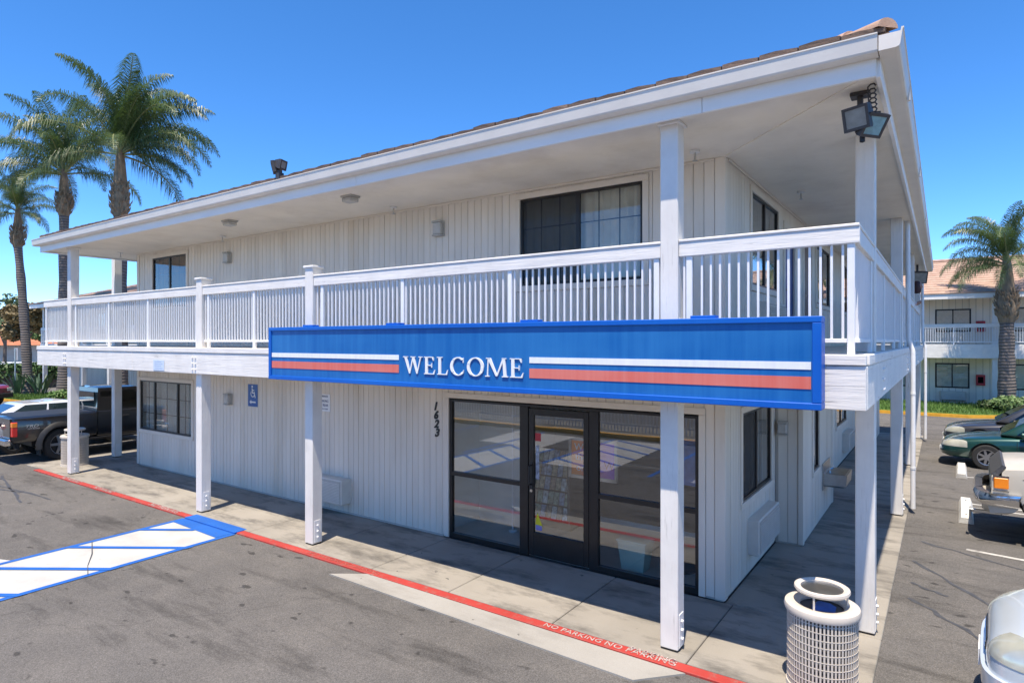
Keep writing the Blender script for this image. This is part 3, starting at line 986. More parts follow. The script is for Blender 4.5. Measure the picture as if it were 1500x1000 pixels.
# batten along the mitre of the ceiling
b = MB(); b.add([(-2.2, 7.73, ZC - .012), (-2.17, 7.76, ZC - .012), (-.52, 6.13, ZC - .012), (-.55, 6.10, ZC - .012), (-2.2, 7.73, ZC), (-2.17, 7.76, ZC), (-.52, 6.13, ZC), (-.55, 6.10, ZC)],
    [(0, 1, 2, 3), (0, 1, 5, 4), (2, 3, 7, 6), (1, 2, 6, 5), (0, 3, 7, 4)]); b.build('ceiling_batten', m_soffit, motel)
b = MB()
for (p, q) in ((-18.55, -12.8), (-12.795, -6.9), (-6.895, -1.93), (-1.925, -.46)): b.box(p, q, 6.02, 6.058, 5.425, 5.60, .004)
b.build('fascia', m_fascia, motel)
b = MB(); b.box(-.468, -.43, 6.06, YB + .4, 5.425, 5.60, .004); b.build('fascia', m_fascia, motel)
b = MB(); b.box(-18.55, -18.51, 6.06, YB + .4, 5.425, 5.60, .004); b.build('fascia', m_fascia, motel)
ogee = [(0, 0), (.10, 0), (.118, .008), (.126, .022), (.140, .14), (.147, .144), (.147, .155), (.132, .155), (.128, .125), (.0, .125)]
b = MB(); b.prism([(6.02 - p[0], 5.575 + p[1]) for p in ogee], 0, -18.68, -.44); b.build('gutter', m_gutter, motel)
b = MB(); b.prism([(-.432 + p[0] * 1.2, 5.575 + p[1]) for p in ogee], 1, 5.88, YB + .5); b.build('gutter', m_gutter, motel)
b = MB(); b.prism([(-18.55 - p[0], 5.575 + p[1]) for p in ogee], 1, 6.03, YB + .5); b.build('gutter', m_gutter, motel)
for y in (7.2, 10.6, 14.6, 19.0): 
    b = MB(); b.box(-.285, -.262, y, y + .05, 5.56, 5.73); b.build('gutter_strap', m_gutter, motel)
SL = math.tan(R(18))
ex0, ex1, ey0, ey1, ez = -18.62, -.36, 5.96, YB + .45, 5.742
hw = (ey1 - ey0) / 2; rz = ez + hw * SL
if (ex1 - ex0) / 2 < hw: hw = (ex1 - ex0) / 2; rz = ez + hw * SL
b = MB()
A, B_, C_, D_ = (ex0, ey0, ez), (ex1, ey0, ez), (ex1, ey1, ez), (ex0, ey1, ez)
r0 = (ex0 + hw, ey0 + hw, rz); r1 = (ex1 - hw, ey1 - hw, rz) if (ex1 - ex0) <= (ey1 - ey0) else (ex1 - hw, ey0 + hw, rz)
b.add([A, B_, C_, D_, r0, r1], [(0, 1, 5, 4), (1, 2, 5), (2, 3, 4, 5), (3, 0, 4), (0, 3, 2, 1)])
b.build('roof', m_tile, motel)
# eave tiles: two courses of thick flat tiles along the front and the right side
tm = MB()
tm.add([(-.160, 0, 0), (.160, 0, 0), (.160, .42, .42 * SL + .01), (-.160, .42, .42 * SL + .01),
        (-.160, 0, .042), (-.02, -.004, .05), (.160, 0, .040), (.160, .42, .42 * SL + .045), (-.160, .42, .42 * SL + .045)],
       [(0, 3, 2, 1), (0, 1, 6, 5, 4), (4, 5, 6, 7, 8), (1, 2, 7, 6), (0, 4, 8, 3)])
to = tm.build('roof_tile', m_tile, None); TM = to.data
for v in TM.vertices: v.co.y += .21; v.co.x += 0
bpy.data.objects.remove(to)
for row in range(2):
    x = -.55 - row * .42
    k = 0
    while x > ex0 + .2 + row * .3:
        y = ey0 - .025 + row * .33
        inst(TM, 'roof_tile', (x, y + random.uniform(-.012, .012), ez + .012 + row * (.33 * SL + .02) + random.uniform(-.004, .006)), motel, (random.uniform(-.015, .015), random.uniform(-.03, .03), 0))
        x -= .332
for k in range(56):
    y = ey0 + .60 + k * .345
    inst(TM, 'roof_tile', (ex1 + .02 + random.uniform(-.01, .01), y, ez + .012), motel, (0, random.uniform(-.02, .02), R(90)))
# half round hip tiles climbing from the right front corner
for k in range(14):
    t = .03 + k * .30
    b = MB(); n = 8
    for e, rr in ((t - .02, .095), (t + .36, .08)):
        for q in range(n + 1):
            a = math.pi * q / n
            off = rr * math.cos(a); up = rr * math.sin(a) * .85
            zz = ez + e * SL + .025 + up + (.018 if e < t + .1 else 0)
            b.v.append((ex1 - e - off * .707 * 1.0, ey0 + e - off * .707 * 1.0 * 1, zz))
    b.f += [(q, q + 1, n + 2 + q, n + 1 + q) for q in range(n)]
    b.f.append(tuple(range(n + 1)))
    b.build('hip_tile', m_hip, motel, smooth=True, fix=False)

# downspouts
def downspout(x, y):
    b = MB(); b.tube([(-.545, y, 5.47), (-.545, y, 5.2), (-.53, y, 3.22), (-.47, y, 3.05), (-.46, y, 2.98), (-.46, y, .16), (-.46, y, .06)], .042, 10)
    for z in (4.6, 3.5, 2.2, .8): b.tube([(-.54 if z > 3 else -.46, y, z), (-.54 if z > 3 else -.46, y, z + .04)], .048, 10)
    b.build('downspout', m_white, motel, smooth=True)
for y in (13.9, 24.1): downspout(0, y)
# ================================================================== WELCOME sign
SX0, SX1, SZ0, SZ1, SY_ = -8.80, -.855, 2.605, 3.42, 5.90
sign = thing('welcome_sign', 'long blue WELCOME sign with white and red stripes on the balcony edge', 'sign', (-4.83, 6.0, SZ0))
b = MB(); b.box(SX0 + .02, SX1 - .02, SY_ + .03, 6.10, SZ0 + .02, SZ1 - .02); b.build('sign_box', m_sframe, sign)
b = MB(); fw = .075
b.box(SX0, SX1, SY_ - .012, SY_ + .19, SZ1 - .055, SZ1, .006); b.box(SX0, SX1, SY_ - .012, SY_ + .19, SZ0, SZ0 + .06, .006)
b.box(SX0, SX0 + .06, SY_ - .011, SY_ + .19, SZ0 + .06, SZ1 - .055, .006); b.box(SX1 - fw, SX1, SY_ - .011, SY_ + .19, SZ0 + .06, SZ1 - .055, .006)
b.build('sign_frame', m_sframe, sign)
b = MB(); b.box(SX0 + .06, SX1 - fw, SY_ + .012, SY_ + .028, SZ0 + .06, SZ1 - .055); b.build('sign_face', m_sblue, sign)
for x in (-7.9, -6.1, -3.9, -1.9):
    b = MB(); b.box(x - .12, x + .12, SY_ + .05, SY_ + .17, SZ1 + .001, SZ1 + .03, .004); b.build('sign_bracket', m_sframe, sign)
yf = SY_ + .010
for (p, q) in ((SX0 + .07, -5.93), (-3.86, SX1 - fw - .01)):
    b = MB(); b.box(p, q, yf - .004, yf + .003, 2.955, 3.022); b.build('white_stripe', m_swhite, sign)
    b = MB(); b.box(p, q, yf - .004, yf + .003, 2.785, 2.893); b.build('red_stripe', m_sred, sign)
m_letter = mat('sign letter white', (.78, .79, .80), .5, .04, 9)
def serif_word(word, x0, x1, zb, h, y, parent):
    """roman capitals with thick and thin strokes and slab serifs"""
    T, t, S = .17, .075, .045     # stem, hairline, serif thickness (fractions of cap height)
    def ring(cx, w, a0, a1, n=28):
        # stressed bowl: outer ellipse, inner narrower ellipse
        out = []; inn = []
        for i in range(n + 1):
            a = a0 + (a1 - a0) * i / n
            out.append((cx + w / 2 * math.cos(a), .5 + .515 * math.sin(a)))
            inn.append((cx + (w / 2 - T) * math.cos(a), .5 + (.515 - t * .8) * math.sin(a)))
        return [[out[i], out[i + 1], inn[i + 1], inn[i]] for i in range(n)]
    def rect(a, b_, c, d): return [(a, c), (b_, c), (b_, d), (a, d)]
    def ser(xc, z, w_=.36):
        return [(xc - w_ / 2, z), (xc + w_ / 2, z), (xc + w_ / 2, z + S), (xc - w_ / 2, z + S)]
    G = {}
    G['W'] = (1.36, [[(.06, 1), (.25, 1), (.50, .0), (.42, .0)], [(.74, 1), (.66, 1), (.43, .0), (.50, .0)],
                     [(.60, 1), (.79, 1), (1.02, .0), (.94, .0)], [(1.28, 1), (1.20, 1), (.95, .0), (1.02, .0)], ser(.16, 1 - S, .34), ser(.69, 1 - S, .34), ser(1.22, 1 - S, .28)])
    E_ = [rect(.10, .10 + T, 0, 1), rect(.02, .72, 0, S), rect(.02, .68, 1 - S, 1), rect(.2, .52, .48, .48 + S), [(.72, 0), (.78, .26), (.74, .26), (.60, 0)],
          [(.68, 1), (.68, .78), (.64, .78), (.54, 1)], [(.52, .38), (.56, .38), (.56, .64), (.52, .64)]]
    G['E'] = (.80, E_)
    G['L'] = (.76, [rect(.10, .10 + T, 0, 1), rect(.02, .68, 0, S), ser(.185, 1 - S), [(.68, 0), (.74, .28), (.70, .28), (.56, 0)]])
    G['C'] = (.98, ring(.52, .98, R(48), R(318)) + [[(.83, .98), (.87, .98), (.87, .70), (.83, .70)], [(.80, .12), (.87, .18), (.90, .30), (.86, .30)]])
    G['O'] = (1.06, ring(.53, 1.02, 0, R(360), 40))
    G['M'] = (1.30, [[(.13, 1), (.20, 1), (.14, 0), (.08, 0)], [(.10, 1), (.29, 1), (.70, .04), (.60, .04)], [(1.10, 1), (1.00, 1), (.62, .04), (.70, .04)],
                     [(.99, 1), (1.13, 1), (1.22, 0), (1.05, 0)], ser(.11, 0, .26), ser(1.135, 0, .36), ser(.16, 1 - S, .26), ser(1.08, 1 - S, .24)])
    gap = .09
    tot = sum(G[c][0] for c in word) + gap * (len(word) - 1)
    k = (x1 - x0) / tot
    x = x0
    for ci, c in enumerate(word):
        wd, polys = G[c]
        b = MB()
        for i, pl in enumerate(polys):
            e = .0004 * (i % 9)
            b.prism([(x + px * k, zb + pz * h) for px, pz in pl], 1, y - .012 - e, y + .003 + e)
        b.build('letter', m_letter, parent)
        x += (wd + gap) * k
serif_word('WELCOME', -5.84, -3.93, 2.783, .222, yf, sign)

# ================================================================== lamps, detectors, floods
def wall_lamp(xf, a, z, label, h=.25, w_=.17, m=m_lampplate):
    c = Vector(xf(a, 0, z))
    t = thing('wall_lamp', label, 'lamp', c, 'small box lamps on the motel walls')
    b = MB(xf); b.box(a - w_ / 2 - .012, a + w_ / 2 + .012, .001, .03, z, z + h, .004); b.build('back_plate', m, t)
    b = MB(xf); b.box(a - w_ / 2, a + w_ / 2, .03, .11, z + .03, z + h - .03, .012); b.build('shade', m_lampglass, t)
    b = MB(xf); b.box(a - w_ / 2 - .008, a + w_ / 2 + .008, .028, .12, z + h - .028, z + h, .004); b.box(a - w_ / 2 - .005, a + w_ / 2 + .005, .029, .116, z, z + .028, .004); b.build('lamp_rim', m, t, kind='stuff')
wall_lamp(fx, -6.82, 4.93, 'small box lamp on the upper wall left of the large curtained window')
wall_lamp(fx, -13.03, 4.93, 'small box lamp on the upper wall near the far left brown window')
wall_lamp(fx, -13.0, 1.80, 'small box lamp on the lower wall left of the blue wheelchair sign')
wall_lamp(jx, -2.08, 1.72, 'small box lamp on the narrow return wall by the drinking fountain', .22, .13)

def ceiling_lamp(x, y, label):
    t = thing('ceiling_lamp', label, 'ceiling light', (x, y, ZC), 'square lamps under the upper ceiling')
    b = MB(); b.box(x - .12, x + .12, y - .10, y + .10, ZC - .03, ZC - .001, .004); b.build('base', m_lampplate, t)
    b = MB(); b.box(x - .105, x + .105, y - .085, y + .085, ZC - .10, ZC - .03, .012); b.build('diffuser', m_lampglass, t)
ceiling_lamp(-11.0, 6.55, 'square ceiling lamp at the left of the pair under the front eave')
ceiling_lamp(-7.6, 6.52, 'square ceiling lamp under the eave nearer the large curtained window')
def sprinkler(x, y, label):
    t = thing('sprinkler_head', label, 'sprinkler', (x, y, ZC), 'sprinkler heads on the ceiling')
    b = MB(); b.lathe((x, y, ZC), [(.0, -.03), (.06, -.028), (.055, -.002), (0, -.001)], 14); b.build('escutcheon', m_white, t, smooth=True)
    b = MB(); b.lathe((x, y, ZC), [(0, -.13), (.03, -.128), (.03, -.12), (.012, -.115), (.012, -.03), (0, -.029)], 10); b.build('nozzle', m_steel, t, smooth=True)
sprinkler(-7.6, 7.45, 'sprinkler head on the ceiling just left of the box lamp and large window')
sprinkler(-12.7, 7.4, 'sprinkler head on the ceiling toward the far left')
sprinkler(-1.76, 10.2, 'sprinkler head on the ceiling of the right side balcony')
sprinkler(-2.42, 7.3, 'sprinkler head on the ceiling beside the tall front post')
sprinkler(-17.2, 7.3, 'sprinkler head on the ceiling at the far left wall end')

def flood_head(t, c, yaw, tilt, s=.30, lens=m_lens, hood=False):
    """box flood housing: local +x is the light direction"""
    M = Matrix.Translation(c) @ Matrix.Rotation(yaw, 4, 'Z') @ Matrix.Rotation(tilt, 4, 'Y')
    xf = lambda x, y, z: tuple(M @ Vector((x, y, z)))
    b = MB(xf); h = s * .42; wd = s * .46
    b.loft([[(-s * .55, -wd * .55, -h * .5), (-s * .55, wd * .55, -h * .5), (-s * .55, wd * .55, h * .7), (-s * .55, -wd * .55, h * .7)],
            [(s * .05, -wd, -h), (s * .05, wd, -h), (s * .05, wd, h), (s * .05, -wd, h)], [(s * .22, -wd, -h), (s * .22, wd, -h), (s * .22, wd, h), (s * .22, -wd, h)]])
    hd = b.build('housing', m_bronze, t)
    b = MB(xf)
    for (y0, y1, z0, z1) in ((-wd, wd, h - .025, h), (-wd, wd, -h, -h + .025), (-wd, -wd + .025, -h + .025, h - .025), (wd - .025, wd, -h + .025, h - .025)):
        b.box(s * .22, s * .25, y0, y1, z0, z1)
    b.build('lens_frame', m_bronze, hd)
    b = MB(xf); b.box(s * .221, s * .226, -wd + .025, wd - .025, -h + .025, h - .025); b.build('lens', lens, hd)
    return hd
m_flens = mat('dusty flood lens', (.24, .24, .22), .3, .18, 12)
t = thing('flood_light', 'twin dark flood light hanging from the ceiling at the right front corner', 'flood light', (-.62, 6.42, ZC))
flood_head(t, Vector((-.62, 6.37, 5.21)), R(-112), R(14), .25, m_flens)
flood_head(t, Vector((-.535, 6.44, 5.16)), R(-38), R(34), .25, m_verdigris)
b = MB(); b.tube([(-.62, 6.48, ZC), (-.62, 6.48, 5.32), (-.58, 6.50, 5.18)], .026, 8); b.box(-.70, -.54, 6.42, 6.56, ZC - .035, ZC - .001, .006); b.tube([(-.72, 6.48, 5.27), (-.46, 6.50, 5.25)], .03, 8)
b.build('bracket', m_bronze, t)
b = MB()
for k in range(46):
    pass
pts = [(-.515 + .032 * math.cos(k * .9), 6.28 + .0042 * k, 5.44 - .0046 * k + .032 * math.sin(k * .9)) for k in range(64)]
b.tube(pts, .007, 5); b.build('flexible_conduit', m_bronze, t, smooth=True)
b = MB(); b.lathe((-.60, 6.44, 5.0), [(0, 0), (.022, .01), (.022, .06), (0, .07)], 8); b.build('photo_cell', m_black, t)

t = thing('flood_light', 'twin flood light on a short post at the roof edge against the sky', 'flood light', (-8.62, 5.98, 5.7))
b = MB(); b.tube([(-8.62, 5.97, 5.66), (-8.62, 5.97, 5.90)], .04, 8); b.box(-8.665, -8.575, 5.925, 6.015, 5.76, 5.86); b.build('stem', m_bronze, t)
flood_head(t, Vector((-8.72, 5.96, 5.97)), R(-125), R(14), .21, m_flens); flood_head(t, Vector((-8.59, 5.98, 5.99)), R(20), R(12), .18, m_flens)
t = thing('flood_light', 'black flood light far along the right balcony near the looking person', 'flood light', (-.62, 22.0, 5.3))
b = MB(); b.tube([(-.62, 22.0, ZC), (-.62, 22.0, 5.2)], .03, 8); b.build('stem', m_bronze, t)
flood_head(t, Vector((-.58, 21.9, 5.1)), R(-70), R(20), .42, m_flens)

# ================================================================== wall mounted air conditioners
def ptac(xf, a0, a1, z0, z1, dep, label, slats=True):
    c = Vector(xf((a0 + a1) / 2, 0, z0))
    t = thing('air_conditioner', label, 'air conditioner', c, 'through wall air conditioners')
    b = MB(xf); b.box(a0, a1, -.02, dep, z0, z1, .012); b.build('case', m_white if not slats else m_beige, t)
    b = MB(xf); b.box(a0 + .03, a1 - .03, dep, dep + .008, z0 + .03, z1 - .03); b.build('grille_back', m_wall, t)
    n = int((z1 - z0 - .08) / .028)
    b = MB(xf)
    for k in range(n): b.box(a0 + .035, a1 - .035, dep + .008, dep + .02, z0 + .04 + k * .028, z0 + .055 + k * .028)
    b.build('grille_slats', m_beige if slats else m_white, t, kind='stuff')
ptac(fx, -9.92, -9.02, .2, .66, .22, 'louvered air conditioner low on the front wall behind a post')
ptac(sx(XR), 8.85, 10.1, .27, .76, .15, 'white air conditioner box under the window round the right corner')
ptac(sx(XR), 18.6, 19.8, .27, .76, .18, 'white air conditioner box farther along the right walkway')
ptac(sx(XR), 9.4, 10.6, 3.3, 3.78, .15, 'upper louvered air conditioner behind the balcony balusters')

# ================================================================== wall signs and numerals
t = thing('accessible_parking_sign', 'blue sign with white wheelchair symbol and arrow on the lower wall', 'sign', (-12.12, YW, 1.81))
b = MB(fx); b.box(-12.30, -11.95, .003, .008, 1.81, 2.285); b.build('sign_plate', m_signblue, t)
b = MB(fx)
def ringp(cx, cz, r0, r1, a0, a1, n, d0, d1):
    for i in range(n):
        p, q = a0 + (a1 - a0) * i / n, a0 + (a1 - a0) * (i + 1) / n
        pts = [(cx + r0 * math.cos(p), cz + r0 * math.sin(p)), (cx + r1 * math.cos(p), cz + r1 * math.sin(p)), (cx + r1 * math.cos(q), cz + r1 * math.sin(q)), (cx + r0 * math.cos(q), cz + r0 * math.sin(q))]
        b.prism(pts, 1, d0, d1)
ringp(-12.145, 2.235, 0, .024, 0, 2 * math.pi, 12, .008, .010)
ringp(-12.125, 2.085, .058, .076, R(140), R(395), 16, .008, .010)
b.prism([(-12.16, 2.20), (-12.135, 2.20), (-12.125, 2.09), (-12.15, 2.09)], 1, .0081, .0104)
b.prism([(-12.15, 2.115), (-12.15, 2.09), (-12.06, 2.09), (-12.06, 2.112)], 1, .0082, .0108)
b.prism([(-12.08, 2.10), (-12.058, 2.11), (-12.02, 2.00), (-12.045, 1.995)], 1, .0083, .0112)
b.prism([(-12.14, 2.165), (-12.14, 2.148), (-12.07, 2.148), (-12.07, 2.165)], 1, .0084, .0109)
b.build('wheelchair_symbol', m_signwhite, t)
b = MB(fx); b.prism([(-12.24, 1.905), (-12.18, 1.95), (-12.18, 1.92), (-12.02, 1.92), (-12.02, 1.89), (-12.18, 1.89), (-12.18, 1.86)], 1, .008, .0105); b.build('arrow', m_signwhite, t)

t = thing('tow_away_sign', 'small white tow away notice on the wall right of a post', 'sign', (-9.75, YW, 1.86))
b = MB(fx); b.box(-9.96, -9.60, .003, .008, 1.86, 2.19); b.build('sign_plate', m_signwhite, t)
for z, s, k in ((2.145, .052, 'A PRIVATE'), (2.055, .066, 'PARKING'), (1.975, .066, 'AT REAR'), (1.905, .03, 'VEHICLES TOWED')):
    text_mesh('lettering', k, s, m_signnavy, t, (-9.78, YW - .010, z), FRONT, .0012)
t = thing('house_number', 'black italic street number 1623 running down beside the office doors', 'house number', (-6.92, YW, 1.67))
for k, ch in enumerate('1623'):
    text_mesh('numeral', ch, .185, m_ink, t, (-6.93 + .012 * k, YW - .006, 2.12 - k * .145), FRONT, .006, .25, bold=.007)
t = thing('paper_notice', 'pale blue paper notice pinned on the deck beam at left', 'notice', (-12.78, 6.115, 2.62))
b = MB(); b.box(-12.99, -12.56, 6.112, 6.117, 2.63, 2.835); b.build('paper', mat('pale blue paper', (.56, .66, .80), .7, .05, 9), t)
for k in range(4): 
    b = MB(); b.box(-12.93, -12.62 - .05 * (k % 2), 6.110, 6.1115, 2.665 + k * .043, 2.679 + k * .043); b.build('print_line', mat('notice print', (.42, .52, .70), .7, .05, 9), t)

# ================================================================== drinking fountain
t = thing('drinking_fountain', 'stainless drinking fountain on the side wall beyond the corner', 'drinking fountain', (XJ + .2, 12.9, .55))
sxj = sx(XJ)
b = MB(sxj); b.loft([[(12.54, .02, .56), (13.21, .02, .56), (13.21, .33, .56), (12.54, .33, .56)], [(12.5, .02, .60), (13.25, .02, .60), (13.25, .38, .60), (12.5, .38, .60)], [(12.5, .02, .80), (13.25, .02, .80), (13.25, .40, .80), (12.5, .40, .80)]]); b.build('basin', m_steel, t)
b = MB(sxj); b.box(12.54, 13.21, .05, .36, .801, .806); b.build('bowl', mat('steel bowl shade', (.28, .28, .28), .3, .1, 9, metal=1), t)
b = MB(sxj); b.tube([(12.7, .1, .80), (12.7, .1, .86), (12.75, .14, .88)], .016, 8); b.build('spout', m_chrome, t, smooth=True)
b = MB(sxj); b.lathe((0, 0, 0), [(0, 0), (.02, 0), (.02, .01), (0, .01)], 8); 
b = MB(sxj); b.box(12.45, 13.3, .002, .02, .5, .98); b.build('back_plate', m_steel, t)

# ================================================================== trash cans
def trash_can(x, y, label, bag, big=True):
    t = thing('trash_can', label, 'trash can', (x, y, 0), 'slatted beige trash cans')
    r, h = .302, .755
    b = MB(); b.lathe((x, y, 0), [(r - .045, .03), (r - .045, h - .02)], 32); b.build('liner', m_liner, t, smooth=True)
    n = 60
    b = MB()
    for k in range(n):
        a = 2 * math.pi * k / n; c_, s_ = math.cos(a), math.sin(a)
        p = [(-.0078, -.003), (.0078, -.003), (.0078, .003), (-.0078, .003)]
        vs = [(x + c_ * (r - .008 + q[1]) - s_ * q[0], y + s_ * (r - .008 + q[1]) + c_ * q[0], z) for z in (.05, h - .03) for q in p]
        b.add(vs, [(0, 1, 5, 4), (1, 2, 6, 5), (2, 3, 7, 6), (3, 0, 4, 7)])
    b.build('vertical_rods', m_beigemetal, t, kind='stuff')
    for k in range(10):
        z = .10 + k * .064
        b = MB(); b.lathe((x, y, z), [(r - .008, 0), (r - .003, 0), (r - .003, .006), (r - .008, .006)], 40, close=True); b.build('hoop', m_beigemetal, t, smooth=True)
    b = MB(); b.lathe((x, y, 0), [(r - .06, .0), (r + .004, .0), (r + .004, .05), (r - .06, .05)], 32); b.build('base_ring', m_beigemetal, t)
    b = MB(); b.lathe((x, y, h), [(r - .115, -.012), (r - .02, -.05), (r + .012, -.045), (r + .022, -.012), (r + .012, .02), (r - .02, .032), (r - .105, .018), (r - .115, .008)], 40, close=True)
    b.build('rim', m_beigemetal, t, smooth=True)
    for a in (.35, 2.45, 4.55):
        b = MB(); px, py = x + .215 * math.cos(a), y + .215 * math.sin(a); b.tube([(px, py, h), (px, py, h + .14)], .009, 8); b.build('stand_rod', m_beigemetal, t)
    rr = .225
    b = MB(); b.lathe((x, y, h + .14), [(rr - .035, .0), (rr, -.002), (rr + .012, .016), (rr + .008, .036), (rr - .01, .045), (rr - .045, .030)], 36, close=True); b.build('lid_ring', m_beigemetal, t, smooth=True)
    b = MB(); b.lathe((x, y, h + .14), [(0, .004), (rr - .12, .006), (rr - .03, .016), (rr - .03, .010), (0, 0)], 30); b.build('ash_tray', m_steel, t, smooth=True)
    if bag:
        b = MB(); b.loft([[(x - .10, y - .12, h - .1), (x + .12, y - .10, h - .1), (x + .12, y + .1, h - .1), (x - .1, y + .1, h - .1)], [(x - .08, y - .13, h - .035), (x + .13, y - .06, h - .03), (x + .11, y + .09, h - .02), (x - .09, y + .05, h - .02)], [(x - .05, y - .06, h + .015), (x + .07, y - .03, h + .0), (x + .06, y + .05, h + .02), (x - .03, y + .03, h + .03)]])
        b.build('crumpled_paper', m_bluebag, t)
trash_can(-.92, 6.36, 'large slatted beige trash can with blue paper at the right corner post', True)
trash_can(-18.55, 6.78, 'beige trash can behind the far left post beside the black pickup', False)

# ================================================================== lobby things seen through the glass
t = thing('waste_basket', 'pale green plastic waste basket behind the office glass', 'waste basket', (-3.55, 8.2, 0))
b = MB(); b.loft([[(-3.72, 8.07, 0), (-3.40, 8.07, 0), (-3.40, 8.3, 0), (-3.72, 8.3, 0)], [(-3.77, 8.03, .40), (-3.35, 8.03, .40), (-3.35, 8.34, .40), (-3.77, 8.34, .40)]]); b.build('bucket', m_greenbin, t)
b = MB(); b.box(-3.785, -3.335, 8.015, 8.355, .395, .425, .01); b.build('rim', m_greenbin, t)
t = thing('floor_mat', 'round dark mat on the office floor by the right glass', 'mat', (-3.05, 8.55, 0))
b = MB(); b.lathe((-3.05, 8.55, 0), [(0, .0), (.24, .0), (.25, .03), (.2, .05), (0, .05)], 28); b.build('pad', m_black, t, smooth=True)
t = thing('reception_counter', 'dark reception counter inside the office', 'counter', (-4.2, 10.2, 0))
b = MB(); b.box(-5.9, -2.7, 9.95, 10.5, .1, 1.06); b.build('front_panel', m_dark, t)
b = MB(); b.box(-5.95, -2.65, 9.88, 10.6, 1.06, 1.11, .01); b.build('counter_top', mat('counter top', (.20, .19, .18), .3, .1, 4), t)
b = MB(); b.box(-5.85, -2.75, 9.99, 10.4, 0, .1); b.build('plinth', m_lobby, t)
t = thing('poster', 'framed orange and violet poster seen through the office door', 'poster', (-4.3, 8.31, 1.13))
b = MB(); pz0, pz1, px0, px1, py = 1.13, 1.75, -4.71, -3.89, 8.30
b.box(px0, px1, py, py + .02, pz0, pz0 + .05); b.box(px0, px1, py, py + .02, pz1 - .05, pz1); b.box(px0, px0 + .05, py, py + .02, pz0 + .05, pz1 - .05); b.box(px1 - .05, px1, py, py + .02, pz0 + .05, pz1 - .05)
b.build('frame', m_alu, t)
def poster_mat():
    m, nt, b_ = newmat('poster print')
    sp = nd(nt, 'ShaderNodeSeparateXYZ'); nt.links.new(position(nt), sp.inputs[0])
    k = mth(nt, 'MULTIPLY', mth(nt, 'ADD', sp.outputs[0], 4.55), 1.7, True)
    c = mix(nt, k, (.85, .26, .05), (.38, .12, .55))
    nt.links.new(c, b_.inputs['Base Color']); b_.inputs['Roughness'].default_value = .4
    return m
b = MB(); b.box(px0 + .05, px1 - .05, py + .012, py + .018, pz0 + .05, pz1 - .05); b.build('print', poster_mat(), t)
for k, (s, z) in enumerate((('We', 1.60), ('the', 1.45), ('on', 1.29))):
    text_mesh('lettering', s, .15, m_signwhite, t, (-4.50, py + .010, z), FRONT, .001)
text_mesh('lettering', 'W', .17, m_redcab, t, (-4.03, py + .010, 1.36), FRONT, .001)
t = thing('brochure_rack', 'slanted rack of brochures behind the office door', 'rack', (-5.6, 9.2, 0))
b = MB(); b.box(-6.05, -5.15, 9.15, 9.6, 0, .12); b.box(-6.05, -6.0, 9.12, 9.6, .12, 1.3); b.box(-5.2, -5.15, 9.12, 9.6, .12, 1.3); b.box(-6.0, -5.2, 9.56, 9.6, .12, 1.3); b.build('frame', m_dark, t)
bm_ = [mat('brochure %d' % i, c, .5, .75, 16) for i, c in enumerate(((.50, .40, .24), (.30, .36, .24), (.66, .62, .52), (.30, .36, .44), (.42, .28, .18)))]
for r_ in range(5):
    for c_ in range(7):
        x = -5.97 + c_ * .11; z = .16 + r_ * .23; y = 9.14 + r_ * .07
        b = MB(); b.add([(x, y, z), (x + .098, y, z), (x + .098, y + .05, z + .205), (x, y + .05, z + .205), (x, y + .006, z), (x + .098, y + .006, z), (x + .098, y + .056, z + .205), (x, y + .056, z + .205)],
                        [(0, 1, 2, 3), (4, 7, 6, 5), (0, 4, 5, 1), (3, 2, 6, 7), (0, 3, 7, 4), (1, 5, 6, 2)])
        b.build('brochure', random.choice(bm_), t)
t = thing('poster', 'blue hanging poster behind the right end of the office glass', 'poster', (-2.75, 8.4, 1.2))
b = MB(); b.box(-2.95, -2.5, 8.4, 8.41, 1.22, 1.85); b.build('print', mat('blue poster print', (.05, .16, .46), .4, .2, 8), t)
b = MB(); b.prism([(-2.62, 1.3), (-2.5, 1.3), (-2.5, 1.52), (-2.58, 1.48)], 1, 8.396, 8.399); b.build('red_patch', m_redcab, t)
t = thing('soap_bottle', 'small white pump bottle behind the right end of the office glass', 'bottle', (-2.95, 9.95, 1.11))
b = MB(); b.lathe((-2.95, 10.0, 1.11), [(0, 0), (.05, 0), (.05, .14), (.02, .18), (.02, .22), (0, .22)], 14); b.build('bottle_body', m_signwhite, t, smooth=True)
t = thing('white_pole', 'thin white pole standing inside the left office glass', 'pole', (-5.95, 8.6, 0))
b = MB(); b.tube([(-5.95, 8.6, 0), (-5.95, 8.6, 2.62)], .018, 8); b.build('shaft', m_white, t)
b = MB(); b.lathe((-5.95, 8.6, 0), [(0, 0), (.07, 0), (.07, .02), (0, .02)], 12); b.build('foot', m_white, t)
# ================================================================== vehicles (local x runs from the nose to the tail)
def sect(x, w_, zb, zs, cr):
    half = [(0, zb), (.78 * w_, zb), (.95 * w_, zb + .08), (w_, zb + .40 * (zs - zb)), (.99 * w_, zb + .70 * (zs - zb)), (.95 * w_, zs - .04), (.82 * w_, zs + .25 * cr), (.45 * w_, zs + .85 * cr), (0, zs + cr)]
    ring = [(x, y, z) for y, z in half] + [(x, -y, z) for y, z in half[-2:0:-1]]
    return ring

